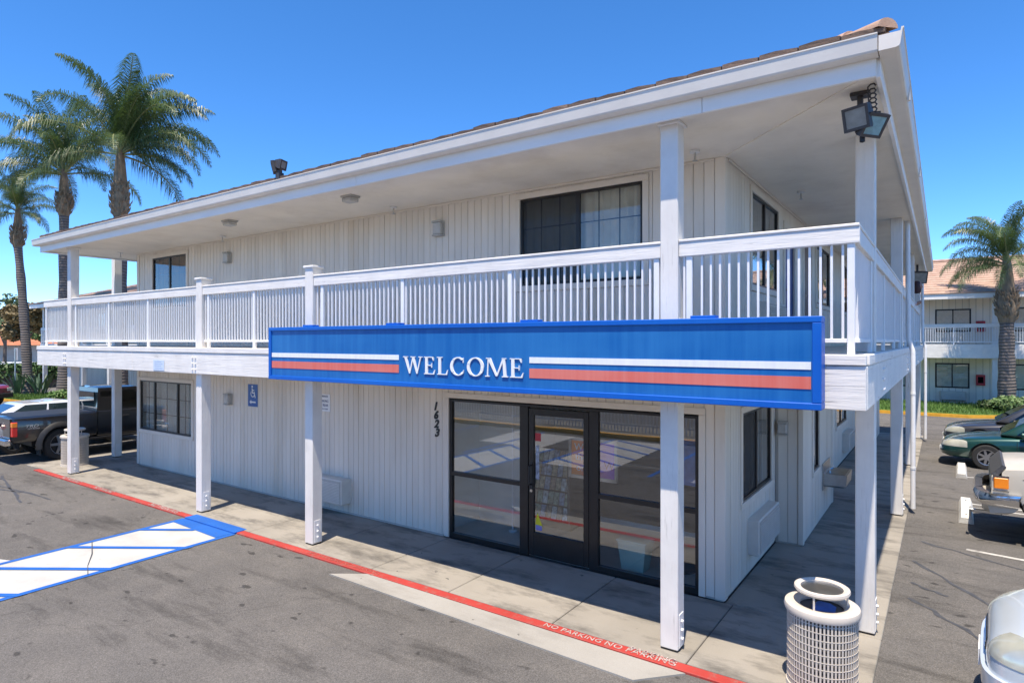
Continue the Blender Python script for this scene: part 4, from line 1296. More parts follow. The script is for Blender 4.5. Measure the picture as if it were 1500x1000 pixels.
def wheel(t, x, y, r, wd, spokes=7, rim=m_alu):
    o = bpy.data.objects.new('wheel', None); COL.objects.link(o); o.parent = t; o.location = (x, y, r); OFF[o] = Vector((x, y, r))
    sgn = 1 if y > 0 else -1
    b = MB(); b.lathe((x, y, r), [(r * .64, -wd / 2), (r * .93, -wd / 2), (r, -wd * .36), (r, wd * .36), (r * .93, wd / 2), (r * .64, wd / 2)], 32, 1, close=True)
    b.build('tyre', m_rubber, o, smooth=True, angle=50)
    b = MB(); d = sgn * wd * .34
    b.lathe((x, y, r), [(r * .66, -wd * .45), (r * .66, wd * .45), (r * .60, wd * .42), (r * .58, -wd * .42)], 28, 1, close=True)
    b.lathe((x, y + d, r), [(0, -.02), (r * .16, -.02), (r * .15, .02 * 1), (0, .025)], 14, 1)
    for k in range(spokes):
        a = 2 * math.pi * k / spokes
        c_, s_ = math.cos(a), math.sin(a); hw_ = r * .075
        vs = []
        for rr, ww in ((r * .12, hw_ * 1.2), (r * .6, hw_)):
            for q in (-ww, ww):
                for dd in (d - .012, d + .012): vs.append((x + c_ * rr - s_ * q, y + dd, r + s_ * rr + c_ * q))
        b.add(vs, [(0, 1, 3, 2), (4, 6, 7, 5), (0, 4, 5, 1), (2, 3, 7, 6), (0, 2, 6, 4), (1, 5, 7, 3)])
    b.build('rim', rim, o, smooth=True, angle=35)
    b = MB(); b.lathe((x, y, r), [(0, -wd * .1), (r * .6, -wd * .1), (r * .6, wd * .1), (0, wd * .1)], 20, 1); b.build('brake_disc', m_black, o)

SHELL = [None, None]
def skin_patch(cutter, name, m, t, puff=.006):
    """a piece that follows the curve of the last body shell, bounded by the cutter"""
    me = SHELL[0].copy()
    ns = [v.normal.copy() for v in me.vertices]
    for v, n in zip(me.vertices, ns): v.co = v.co + n * puff
    o = bpy.data.objects.new(name, me); COL.objects.link(o); o.location = SHELL[1]
    c = cutter.build('cutter', m_black, None)
    bo = o.modifiers.new('b', 'BOOLEAN'); bo.operation = 'INTERSECT'; bo.object = c; bo.solver = 'EXACT'
    m2 = eval_mesh(o)
    bpy.data.objects.remove(c); bpy.data.objects.remove(o)
    if len(m2.polygons) == 0: return None
    m2.materials.clear(); m2.materials.append(m)
    for p in m2.polygons: p.use_smooth = True; p.material_index = 0
    try: m2.set_sharp_from_angle(angle=R(35))
    except Exception: pass
    o = bpy.data.objects.new(name, m2); COL.objects.link(o); o.parent = t; OFF[o] = SHELL[1].copy()
    base = OFF.get(t, Vector()) if 'category' not in t else Vector()
    o.location = SHELL[1] - base
    return o
def cut_body(b, name, m, t, arches, sub=2):
    """subdivide the lofted shell and cut the wheel arches out of it"""
    o = b.build(name, m, None, smooth=True)
    md = o.modifiers.new('s', 'SUBSURF'); md.levels = sub; md.render_levels = sub
    SHELL[0] = eval_mesh(o); SHELL[1] = o.location.copy()
    cut = []
    for (x, r, y0, y1) in arches:
        c = MB(); c.lathe((x, 0, r[1]), [(0, y0), (r[0], y0), (r[0], y1), (0, y1)], 28, 1)
        co = c.build('cutter', m_black, None); cut.append(co)
        bo = o.modifiers.new('b', 'BOOLEAN'); bo.operation = 'DIFFERENCE'; bo.object = co; bo.solver = 'EXACT'
    me = eval_mesh(o)
    loc = o.location.copy()
    for c in cut: bpy.data.objects.remove(c)
    bpy.data.objects.remove(o)
    me.materials.clear(); me.materials.append(m)
    for p in me.polygons: p.use_smooth = True; p.material_index = 0
    try: me.set_sharp_from_angle(angle=R(38))
    except Exception: pass
    o = bpy.data.objects.new(name, me); COL.objects.link(o); o.location = loc; o.parent = t; OFF[o] = loc
    return o

def sedan(label, paint, loc, rot, L=4.55, W=1.74, H=1.42, wb=2.66, xf_=.88, r=.31, cab=(1.20, 1.95, 3.15, 3.95), zb=.86, rim=m_alu, low=False, amber=False, nose=.62, hlen=.42, category='car'):
    t = thing('parked_car', label, category, (0, 0, 0))
    w2 = W / 2
    st = [(0.0, .52 * w2, .34, nose - .10, .0), (.04, .70 * w2, .27, nose - .03, .01), (.14, .83 * w2, .22, nose + .03, .02), (.40, .94 * w2, .20, nose + .10, .04), (cab[0] - .1, .985 * w2, .19, zb - .05, .06), (cab[0] + .5, w2, .19, zb, .03),
          (L * .55, w2, .19, zb + .03, .0), (cab[3] - .1, .985 * w2, .20, zb + .06, .03), (L - .35, .95 * w2, .22, zb + .06, .03), (L - .10, .86 * w2, .28, zb - .02, .02), (L, .72 * w2, .38, zb - .14, .0)]
    b = MB(); b.loft([sect(*s) for s in st])
    ar = [(xf_, (r + .055, r), -w2 - .2, -w2 + .24), (xf_, (r + .055, r), w2 - .24, w2 + .2), (xf_ + wb, (r + .055, r), -w2 - .2, -w2 + .24), (xf_ + wb, (r + .055, r), w2 - .24, w2 + .2)]
    cut_body(b, 'body', paint, t, ar)
    b = MB(); b.box(xf_ - r, xf_ + wb + r, -w2 + .23, w2 - .23, .20, .55); b.build('underbody', m_black, t)
    # cabin: tapered glasshouse with rounded edges
    a0, a1, a2, a3 = cab; wbt, wtp = w2 * .93, w2 * .68; zr = H
    def ring(x, wd, z0, z1): return [(x, -wd, z0)]
    base = [(a0, -wbt * .92, zb + .02), (a0 + .5, -wbt, zb - .02), (a3 - .5, -wbt, zb), (a3, -wbt * .9, zb + .04), (a3, wbt * .9, zb + .04), (a3 - .5, wbt, zb), (a0 + .5, wbt, zb - .02), (a0, wbt * .92, zb + .02)]
    top = [(a1, -wtp * .93, zr - .04), (a1 + .3, -wtp, zr - .01), (a2 - .3, -wtp, zr - .01), (a2, -wtp * .93, zr - .05), (a2, wtp * .93, zr - .05), (a2 - .3, wtp, zr - .01), (a1 + .3, wtp, zr - .01), (a1, wtp * .93, zr - .04)]
    b = MB(); b.loft([base, top])
    o = b.build('cabin', paint, None); md = o.modifiers.new('b', 'BEVEL'); md.width = .07; md.segments = 3; md.limit_method = 'ANGLE'; md.angle_limit = R(25)
    me = eval_mesh(o); lc = o.location.copy(); bpy.data.objects.remove(o)
    for p in me.polygons: p.use_smooth = True
    o = bpy.data.objects.new('cabin', me); COL.objects.link(o); o.location = lc; o.parent = t; OFF[o] = lc
    def panel(q, nm, inset=(.06, .06, .08, .10), m=m_carglass, off=.006):
        """q: bottom-left, bottom-right, top-right, top-left corners; build an inset slab proud of the skin"""
        q = [Vector(p) for p in q]
        def at(u, v): return (q[0] * (1 - u) + q[1] * u) * (1 - v) + (q[3] * (1 - u) + q[2] * u) * v
        l, r_, bt, tp = inset
        pts = [at(l, bt), at(1 - r_, bt), at(1 - r_, 1 - tp), at(l, 1 - tp)]
        n = (pts[1] - pts[0]).cross(pts[3] - pts[0]).normalized()
        ctr = sum(pts, Vector()) / 4
        if n.dot(ctr - Vector(((a0 + a3) / 2, 0, zb + .1))) < 0: n = -n
        b = MB(); b.add([tuple(p + n * off) for p in pts] + [tuple(p - n * .02) for p in pts], [(0, 1, 2, 3), (7, 6, 5, 4), (0, 4, 5, 1), (1, 5, 6, 2), (2, 6, 7, 3), (3, 7, 4, 0)])
        return b.build(nm, m, t)
    panel([base[7], base[0], top[0], top[7]], 'windshield', (.05, .05, .07, .06)); panel([base[3], base[4], top[4], top[3]], 'rear_window', (.06, .06, .10, .08))
    for s_ in (-1, 1):
        i = (1, 2) if s_ < 0 else (6, 5)
        B0, B1 = Vector(base[i[0]]), Vector(base[i[1]]); T0, T1 = Vector(top[i[0]]), Vector(top[i[1]])
        B0.x -= .28; T0.x -= .18; B1.x += .28; T1.x += .16
        for (u0, u1) in ((0, .5), (.5, 1)):
            q = [B0 + (B1 - B0) * u0, B0 + (B1 - B0) * u1, T0 + (T1 - T0) * u1, T0 + (T1 - T0) * u0]
            if u0 == 0: q[3] = q[3] + (q[2] - q[3]) * .12
            else: q[2] = q[2] + (q[3] - q[2]) * .15
            panel(q, 'side_window', (.035, .035, .12, .13), off=.008)
        b = MB(); b.box(a0 + .42, a0 + .60, s_ * (w2 * .94), s_ * (w2 * .94 + .17), zb + .0, zb + .13, .03); b.build('wing_mirror', paint, t)
        for x in (a0 + .35, (a0 + a3) / 2 + .05, a3 - .35):
            b = MB(); b.box(x, x + .010, s_ * (w2 - .006), s_ * (w2 + .0025), .30, zb - .10); b.build('door_seam', m_black, t)
        for x in (a0 + 1.15, a0 + 2.1):
            b = MB(); b.box(x, x + .17, s_ * (w2 - .02), s_ * (w2 + .022), zb - .16, zb - .13, .006); b.build('door_handle', paint, t)
        # head lamp wrapped round the corner, following the wing
        c = MB(); c.prism([(-.2, s_ * .52 * w2), (-.2, s_ * 1.2 * w2), (hlen + .02, s_ * 1.2 * w2), (hlen - .04, s_ * .90 * w2), (.30, s_ * .74 * w2), (.16, s_ * .52 * w2)], 2, nose - .10, nose + .4)
        hl = skin_patch(c, 'headlight', m_headlamp, t)
        c = MB(); c.prism([(hlen - .13, s_ * .82 * w2), (hlen - .13, s_ * 1.2 * w2), (hlen + .06, s_ * 1.2 * w2), (hlen + .06, s_ * .82 * w2)], 2, nose - .115, nose - .04)
        if amber: skin_patch(c, 'turn_signal', m_orange, t, .009)
        b = MB(); b.box(L - .12, L + .005, s_ * w2 * .45, s_ * w2 * .80, zb - .16, zb - .02, .03); b.build('tail_light', m_redlens, t)
    c = MB(); c.box(-.3, .12, -w2 * .33, w2 * .33, nose - .16, nose - .075); gr = skin_patch(c, 'grille', m_black, t)
    for k in range(2):
        c = MB(); c.box(-.3, .12, -w2 * .32, w2 * .32, nose - .14 + k * .03, nose - .132 + k * .03); skin_patch(c, 'grille_bar', m_chrome, t, .009)
    c = MB(); c.prism([(.50, -.9 * w2), (.512, -.9 * w2), (.32, 0), (.512, .9 * w2), (.50, .9 * w2), (.305, 0)], 2, nose, nose + .4); skin_patch(c, 'hood_seam', m_black, t, .002)
    c = MB(); c.box(-.3, .22, -w2 * .95, w2 * .95, .20, .30); skin_patch(c, 'air_dam', m_black, t)
    c = MB(); c.box(-.3, .34, -w2 * 1.1, w2 * 1.1, nose - .33, nose - .20); skin_patch(c, 'front_bumper', paint, t, .035)
    b = MB(); b.box(-.045, -.036, -.16, .16, nose - .32, nose - .21); b.build('number_plate', m_signwhite, t)
    for x in (xf_, xf_ + wb):
        for s_ in (-1, 1): wheel(t, x, s_ * (w2 - .12), r, .20, 7, rim)
    t.location = loc; t.rotation_euler = (0, 0, rot)
    return t
def headlamp_mat():
    m, nt, b_ = newmat('clouded headlamp')
    b_.inputs['Base Color'].default_value = (.55, .54, .46, 1); b_.inputs['Roughness'].default_value = .18; b_.inputs['Metallic'].default_value = .3
    b_.inputs['Coat Weight'].default_value = 1
    c = ramp(nt, noise(nt, position(nt, (3, 3, 3)), 1.5, 2), [(.35, (.44, .45, .38)), (.65, (.58, .58, .50))]); nt.links.new(c, b_.inputs['Base Color'])
    return m
m_headlamp = headlamp_mat()
p_silver = carpaint('silver blue car paint', (.58, .64, .69), .25)
p_green = carpaint('dark green car paint', (.008, .055, .048), .3)
p_dark = carpaint('dark grey car paint', (.045, .047, .055), .4)
p_white = carpaint('white car paint', (.68, .71, .74), 0)
p_black = carpaint('black car paint', (.010, .010, .012), .1)
p_red = carpaint('dark red car paint', (.19, .012, .018), .1)
p_beige = mat('chalky beige car paint', (.50, .47, .41), .42, .08, 1.5, coat=.3, dirt=(.36, .34, .31), dlo=.55, dhi=.72)

near_ = sedan('light silver blue sedan at bottom right with its nose toward the walkway', p_silver, (.30, 6.72, GZ), R(-3), nose=.74, hlen=.62, amber=True, zb=1.0, H=1.5)
near_.scale = (1, 1.02, 1.2)
sedan('dark green sedan parked beyond the beige off roader', p_green, (-.02, 20.55, GZ), R(-2), L=4.8, W=1.80, wb=2.75, xf_=.96, nose=.62, hlen=.60, H=1.40)
sedan('dark grey car with pale roof parked behind the green sedan', p_dark, (.05, 23.6, GZ), R(-2), L=4.7, W=1.78, nose=.62, H=1.40, hlen=.55)
sedan('white sedan parked beyond the black pickup', p_white, (-22.75, 10.0, GZ), R(-90), L=4.7, W=1.74, H=1.45, nose=.62, cab=(1.1, 1.95, 3.3, 4.3), wb=2.65)
sedan('white wagon far behind the hedge at the left edge', p_white, (-59.5, 15.2, GZ), R(95), H=1.65, cab=(1.0, 1.5, 3.8, 4.3))
sedan('dark sedan behind the hedge beside the white wagon', p_black, (-60.5, 20.5, GZ), R(92))

# beige off roader, nose only is in view -----------------------------------
def offroader(loc, rot):
    t = thing('parked_offroader', 'chalky beige old off roader with dark hood deflector and chrome bumper', 'off roader', (0, 0, 0))
    w2 = .90; zh = 1.25
    def ringb(x, wd, z0, z1, cr=.0): return [(x, -wd + .02, z0), (x, wd - .02, z0), (x, wd, z0 + .06), (x, wd, z1 - .16), (x, wd - .025, z1 - .05), (x, wd - .12, z1), (x, 0, z1 + cr), (x, -wd + .12, z1), (x, -wd + .025, z1 - .05), (x, -wd, z1 - .16), (x, -wd, z0 + .06)]
    b = MB()
    b.loft([ringb(.245, w2 - .03, .70, zh - .06), ringb(.29, w2 - .01, .66, zh - .012, .01), ringb(.5, w2, .64, zh + .01, .03), ringb(1.35, w2, .62, zh + .06, .03), ringb(1.45, w2, .60, zh + .07, .02), ringb(4.25, w2, .60, zh + .08), ringb(4.4, w2 - .03, .65, zh)])
    ar = [(x, (.52, .42), y0, y1) for x in (.95, 3.5) for y0, y1 in ((-w2 - .2, -w2 + .32), (w2 - .32, w2 + .2))]
    cut_body(b, 'body', p_beige, t, ar, 0)
    b = MB(); b.box(.55, 4.0, -w2 + .33, w2 - .33, .42, .95); b.build('underbody', m_black, t)
    b = MB(); b.loft([[(1.4, -w2 + .05, zh + .04), (1.4, w2 - .05, zh + .04), (4.3, w2 - .05, zh + .06), (4.3, -w2 + .05, zh + .06)], [(1.95, -w2 + .16, 1.88), (1.95, w2 - .16, 1.88), (4.2, w2 - .16, 1.90), (4.2, -w2 + .16, 1.90)]]); b.build('cabin', p_beige, t)
    b = MB(); b.add([(1.43, -w2 + .13, zh + .1), (1.43, w2 - .13, zh + .1), (1.90, w2 - .2, 1.82), (1.90, -w2 + .2, 1.82)], [(0, 1, 2, 3)]); b.build('windshield', m_carglass, t)
    b = MB(); b.prism([(-w2 + .05, 0), (w2 - .05, 0), (w2 - .05, .02), (-w2 + .05, .02)], 0, 0, .01)
    b = MB(); b.add([(.105, -w2 + .03, zh - .15), (.105, w2 - .03, zh - .15), (.25, w2 - .05, zh + .012), (.25, -w2 + .05, zh + .012), (.20, -w2 + .035, zh - .16), (.20, w2 - .035, zh - .16), (.30, w2 - .055, zh - .02), (.30, -w2 + .055, zh - .02)],
        [(0, 1, 2, 3), (7, 6, 5, 4), (0, 4, 5, 1), (2, 6, 7, 3), (0, 3, 7, 4), (1, 5, 6, 2)]); b.build('hood_deflector', mat('worn dark deflector', (.055, .055, .058), .55, .35, 40), t)
    b = MB(); b.box(.13, .25, -w2 + .18, w2 - .18, .82, zh - .17, .008); gr = b.build('grille', m_black, t)
    b = MB()
    for k in range(7): b.box(.115, .135, -w2 + .42, w2 - .42, .84 + k * .034, .853 + k * .034)
    b.build('grille_bar', m_chrome, gr)
    for s_ in (-1, 1):
        b = MB(); b.box(.095, .13, s_ * (w2 - .40), s_ * (w2 - .20), .86, 1.05, .01); b.build('headlight', m_headlamp, t)
        b = MB(); b.box(.11, .27, s_ * (w2 - .20), s_ * (w2 - .022), .80, zh - .165, .01); b.build('lamp_panel', p_beige, t)
        b = MB(); b.box(.14, .33, s_ * (w2 - .13), s_ * (w2 + .006), .89, 1.065, .014); ts = b.build('turn_signal', m_orange, t)
        for z in (.845, 1.075):
            b = MB(); b.box(.13, .335, s_ * (w2 - .12), s_ * (w2 + .003), z, z + .02); b.build('lamp_trim', m_chrome, ts)
        b = MB(); rings = []
        for (x, y, dx, dy) in ((-.10, w2 - .42, 0, 0), (-.07, w2 - .18, .0, 0), (.0, w2 - .02, .03, 0), (.12, w2 + .055, .03, -.02), (.48, w2 + .075, 0, -.05)):
            y0 = y * s_
            rings.append([(x, y0, .62), (x - .025, y0 + s_ * .012, .66), (x - .025, y0 + s_ * .012, .76), (x, y0, .81), (x + .10 * (1 if x < .1 else .1), y0 - s_ * .07, .81), (x + .10 * (1 if x < .1 else .1), y0 - s_ * .07, .62)])
        b.loft(rings); b.build('bumper_end', m_chrome, t, smooth=True, angle=50)
        b = MB(); b.loft([[(-.01, s_ * (w2 - .42), .46), (-.01, s_ * (w2 - .42), .62), (.2, s_ * (w2 - .42), .62), (.2, s_ * (w2 - .42), .46)], [(.10, s_ * (w2 - .02), .48), (.06, s_ * (w2 - .02), .62), (.3, s_ * (w2 - .05), .62), (.3, s_ * (w2 - .05), .48)], [(.40, s_ * (w2 + .02), .54), (.46, s_ * (w2 + .03), .62), (.46, s_ * (w2 - .05), .62), (.40, s_ * (w2 - .05), .54)]]); b.build('valance_end', p_beige, t)
        b = MB(); b.box(.5, 1.4, s_ * (w2 + .001), s_ * (w2 + .004), 1.06, 1.068); b.build('body_line', m_chrome, t)
    b = MB(); b.loft([[(-.10, y, .62), (-.125, y, .66), (-.125, y, .76), (-.10, y, .81), (.0, y, .81), (.0, y, .62)] for y in (-w2 + .42, w2 - .42)]); b.build('bumper', m_chrome, t)
    b = MB(); b.box(-.01, .2, -w2 + .42, w2 - .42, .47, .62, .01); b.build('valance', p_beige, t)
    b = MB(); b.box(-.16, .25, -.62, -.55, .40, .46, .01); b.box(-.18, -.15, -.66, -.51, .33, .47, .01); b.build('tow_bar', m_steel, t)
    for x in (.95, 3.5):
        for s_ in (-1, 1): wheel(t, x, s_ * (w2 - .08), .42, .28, 8, m_steel)
    t.location = loc; t.rotation_euler = (0, 0, rot)
offroader((.56, 13.45, GZ), R(-2))

def wheel_stop(x, y, rot, label):
    t = thing('wheel_stop', label, 'wheel stop', (0, 0, 0), 'concrete wheel stops')
    b = MB(); b.prism([(-.11, 0), (.11, 0), (.075, .10), (-.075, .10)], 1, -.9, .9); b.build('block', m_concwhite, t)
    for k in (-.6, .6):
        b = MB(); b.lathe((0, k, .101), [(0, 0), (.018, 0), (.016, .008), (0, .009)], 8); b.build('pin', m_steel, t)
    t.location = (x, y, GZ); t.rotation_euler = (0, 0, rot)
wheel_stop(.36, 14.55, R(-1), 'white wheel stop in front of the beige off roader')
wheel_stop(.38, 19.0, R(-1), 'white wheel stop in front of the green sedan')
wheel_stop(.10, 25.2, R(-1), 'white wheel stop farthest along the right lot')

# black pickup ----------------------------------------------------------------
m_decal = mat('grey decal', (.42, .42, .42), .5, .1, 9)
def pickup(loc, rot):
    t = thing('parked_pickup', 'black pickup with flared arches and white side lettering by the left post', 'pickup', (0, 0, 0))
    L = 5.15; W = 1.74; w2 = W / 2
    def ringb(x, wd, z0, z1, cr=.0): return [(x, -wd + .05, z0), (x, wd - .05, z0), (x, wd - .01, z0 + .10), (x, wd, z0 + .28), (x, wd - .005, z1 - .12), (x, wd - .03, z1 - .03), (x, wd - .10, z1), (x, 0, z1 + cr), (x, -wd + .10, z1), (x, -wd + .03, z1 - .03), (x, -wd + .005, z1 - .12), (x, -wd, z0 + .28), (x, -wd + .01, z0 + .10)]
    b = MB(); b.loft([ringb(.0, w2 - .16, .55, .88), ringb(.06, w2 - .05, .50, .96), ringb(.25, w2, .48, 1.02, .02), ringb(1.3, w2, .46, 1.08, .05), ringb(1.45, w2, .46, 1.10, .02), ringb(3.15, w2, .46, 1.12)])
    ar = [(.95, (.44, .38), y0, y1) for y0, y1 in ((-w2 - .2, -w2 + .3), (w2 - .3, w2 + .2))]
    cut_body(b, 'body', p_black, t, ar, 0)
    # open cargo box: sides, floor, tailgate
    b = MB(); z0, z1 = .52, 1.10
    b.loft([ringb(3.18, w2 + .01, z0, z1), ringb(5.06, w2 + .01, z0, z1), ringb(5.10, w2 - .02, z0 + .02, z1 - .01)])
    ar = [(4.05, (.44, .38), y0, y1) for y0, y1 in ((-w2 - .2, -w2 + .3), (w2 - .3, w2 + .2))]
    bed = cut_body(b, 'cargo_box', p_black, t, ar, 0)
    b = MB(); b.box(3.24, 5.0, -w2 + .1, w2 - .1, z1 + .001, z1 + .006); b.build('bed_cover', m_black, t)
    b = MB(); b.box(5.09, 5.13, -w2 + .1, w2 - .1, .60, 1.08, .01); tg = b.build('tailgate', p_black, t)
    b = MB(); b.box(5.131, 5.145, -.12, .12, .86, .93); b.build('tailgate_handle', m_black, tg)
    b = MB(); b.box(5.12, 5.26, -w2 + .02, w2 - .02, .46, .60, .02); b.build('rear_bumper', m_chrome, t)
    # cab
    base = [(1.42, 1.09), (1.75, 1.10), (2.9, 1.12), (3.16, 1.13)]; top = [(2.05, 1.68), (2.2, 1.71), (2.85, 1.71), (3.06, 1.67)]
    b = MB(); b.loft([[(1.42, -w2 + .1, 1.07), (3.16, -w2 + .06, 1.10), (3.16, w2 - .06, 1.10), (1.42, w2 - .1, 1.07)], [(2.05, -w2 + .24, 1.68), (3.06, -w2 + .24, 1.68), (3.06, w2 - .24, 1.68), (2.05, w2 - .24, 1.68)], [(2.2, -w2 + .34, 1.71), (2.95, -w2 + .34, 1.71), (2.95, w2 - .34, 1.71), (2.2, w2 - .34, 1.71)]])
    b.build('cab', p_black, t, smooth=True, angle=30)
    for s_ in (-1, 1):
        def P(x, z): 
            k = (z - 1.08) / .60
            return (x, s_ * (w2 - .07 - .17 * k + .006), z)
        for (q) in ([(1.70, 1.16), (2.55, 1.17), (2.55, 1.60), (2.16, 1.60)], [(2.63, 1.17), (3.08, 1.18), (3.0, 1.60), (2.63, 1.60)]):
            pts = [P(*p) for p in q]; b = MB(); b.add(pts + [(p[0], p[1] - s_ * .03, p[2]) for p in pts], [(0, 1, 2, 3), (4, 7, 6, 5), (0, 4, 5, 1), (1, 5, 6, 2), (2, 6, 7, 3), (3, 7, 4, 0)]); b.build('side_window', m_carglass, t)
        for x in (1.55, 2.6, 3.165):
            b = MB(); b.box(x, x + .012, s_ * (w2 - .01), s_ * (w2 + .0025), .60, 1.04); b.build('door_seam', m_rubber, t)
        b = MB(); b.box(2.35, 2.52, s_ * (w2 - .02), s_ * (w2 + .025), .92, .96, .008); b.build('door_handle', m_black, t)
        b = MB(); b.box(1.62, 1.80, s_ * (w2 + .0), s_ * (w2 + .2), 1.12, 1.28, .03); b.build('wing_mirror', m_black, t)
        b = MB(); b.box(5.0, 5.115, s_ * (w2 - .10), s_ * (w2 + .018), .66, 1.0, .012); tl = b.build('tail_light', m_redlens, t)
        b = MB(); b.box(5.005, 5.12, s_ * (w2 - .101), s_ * (w2 + .021), .88, .99, .008); b.build('turn_signal', m_orange, tl)
        b = MB(); b.box(-.02, .2, s_ * (w2 - .28), s_ * (w2 - .02), .70, .86, .02); b.build('headlight', m_headlamp, t)
        for x in (.95, 4.05):
            b = MB(); rings = []
            for k in range(15):
                a = R(-8) + R(196) * k / 14
                c_, q_ = math.cos(a), math.sin(a)
                rings.append([(x + rr * c_, s_ * yy, .38 + rr * q_) for rr, yy in ((.43, w2 - .02), (.44, w2 + .075), (.49, w2 + .07), (.56, w2 + .004), (.56, w2 - .02))])
            b.loft(rings); b.build('fender_flare', m_black, t, smooth=True)
        b = MB(); b.box(1.45, 3.4, s_ * (w2 - .12), s_ * (w2 - .01), .40, .46, .015); b.build('sill_step', m_black, t)
        b = MB(); b.box(4.50, 4.52, s_ * (w2 - .24), s_ * (w2 + .03), .16, .56); b.build('mud_flap', m_rubber, t)
        text_mesh('lettering', 'TRD', .10, m_decal, t, (4.70, s_ * (w2 + .0125), .88), (R(90), 0, R(180 if s_ > 0 else 0)), .001, .25, sx=1.5)
        text_mesh('lettering', 'OFF ROAD', .042, m_decal, t, (4.66, s_ * (w2 + .0125), .82), (R(90), 0, R(180 if s_ > 0 else 0)), .001, .25, sx=1.3)
    b = MB(); b.add([(1.50, -w2 + .17, 1.15), (1.50, w2 - .17, 1.15), (2.03, w2 - .28, 1.63), (2.03, -w2 + .28, 1.63)], [(0, 1, 2, 3)]); b.build('windshield', m_carglass, t)
    b = MB(); b.box(3.13, 3.165, -w2 + .25, w2 - .25, 1.2, 1.58); b.build('rear_window', m_carglass, t)
    b = MB(); b.box(-.06, .14, -w2 + .03, w2 - .03, .46, .62, .03); b.build('front_bumper', m_chrome, t)
    b = MB(); b.box(-.02, .08, -.5, .5, .68, .88, .02); b.build('grille', m_chrome, t)
    b = MB(); b.box(.5, 4.6, -w2 + .31, w2 - .31, .36, .75); b.build('chassis', m_black, t)
    for x in (.95, 4.05):
        for s_ in (-1, 1): wheel(t, x, s_ * (w2 - .11), .38, .25, 5)
    t.location = loc; t.rotation_euler = (0, 0, rot); t.scale = (1.02, 1.02, 1.12)
pk_ = pickup((-20.75, 11.05, GZ), R(-90))

def small_suv(loc, rot):
    t = thing('parked_suv', 'dark red sport utility parked at the far left edge', 'suv', (0, 0, 0))
    w2 = .9
    def ringb(x, wd, z0, z1): return [(x, -wd + .05, z0), (x, wd - .05, z0), (x, wd, z0 + .2), (x, wd, z1 - .15), (x, wd - .1, z1), (x, -wd + .1, z1), (x, -wd, z1 - .15), (x, -wd, z0 + .2)]
    b = MB(); b.loft([ringb(0, w2 - .15, .5, .9), ringb(.12, w2 - .03, .42, 1.0), ringb(.4, w2, .4, 1.05), ringb(1.3, w2, .4, 1.1), ringb(4.5, w2, .4, 1.12), ringb(4.62, w2 - .06, .5, 1.05)])
    ar = [(x, (.44, .37), y0, y1) for x in (.92, 3.6) for y0, y1 in ((-w2 - .2, -w2 + .28), (w2 - .28, w2 + .2))]
    cut_body(b, 'body', p_red, t, ar, 0)
    b = MB(); b.loft([[(1.3, -w2 + .06, 1.08), (4.55, -w2 + .06, 1.1), (4.55, w2 - .06, 1.1), (1.3, w2 - .06, 1.08)], [(2.0, -w2 + .2, 1.72), (4.3, -w2 + .2, 1.72), (4.3, w2 - .2, 1.72), (2.0, w2 - .2, 1.72)]]); b.build('cabin', p_red, t)
    for s_ in (-1, 1):
        for (x0, x1, x2, x3) in ((1.75, 2.7, 2.7, 2.2), (2.78, 3.6, 3.55, 2.78), (3.68, 4.4, 4.22, 3.63)):
            b = MB(); b.add([(x0, s_ * (w2 - .06), 1.15), (x1, s_ * (w2 - .06), 1.15), (x2, s_ * (w2 - .165), 1.63), (x3, s_ * (w2 - .165), 1.63)], [(0, 1, 2, 3)]); b.build('side_window', m_carglass, t)
        b = MB(); b.box(-.01, .22, s_ * (w2 - .33), s_ * (w2 - .06), .74, .92, .02); b.build('headlight', m_headlamp, t)
        b = MB(); b.box(4.5, 4.63, s_ * (w2 - .2), s_ * (w2 - .04), .8, 1.05, .02); b.build('tail_light', m_redlens, t)
        b = MB(); b.box(.0, 4.6, s_ * (w2 - .01), s_ * (w2 + .012), .42, .54); b.build('sill', m_black, t)
    b = MB(); b.box(-.08, .1, -w2 + .05, w2 - .05, .42, .66, .03); b.build('front_bumper', m_black, t)
    b = MB(); b.box(4.58, 4.72, -w2 + .05, w2 - .05, .42, .66, .03); b.build('rear_bumper', m_black, t)
    b = MB(); b.box(.5, 4.1, -w2 + .28, w2 - .28, .3, .7); b.build('chassis', m_black, t)
    for x in (.92, 3.6):
        for s_ in (-1, 1): wheel(t, x, s_ * (w2 - .1), .37, .24, 5)
    t.location = loc; t.rotation_euler = (0, 0, rot)
small_suv((-38.3, 10.6, GZ), R(180 + 25))

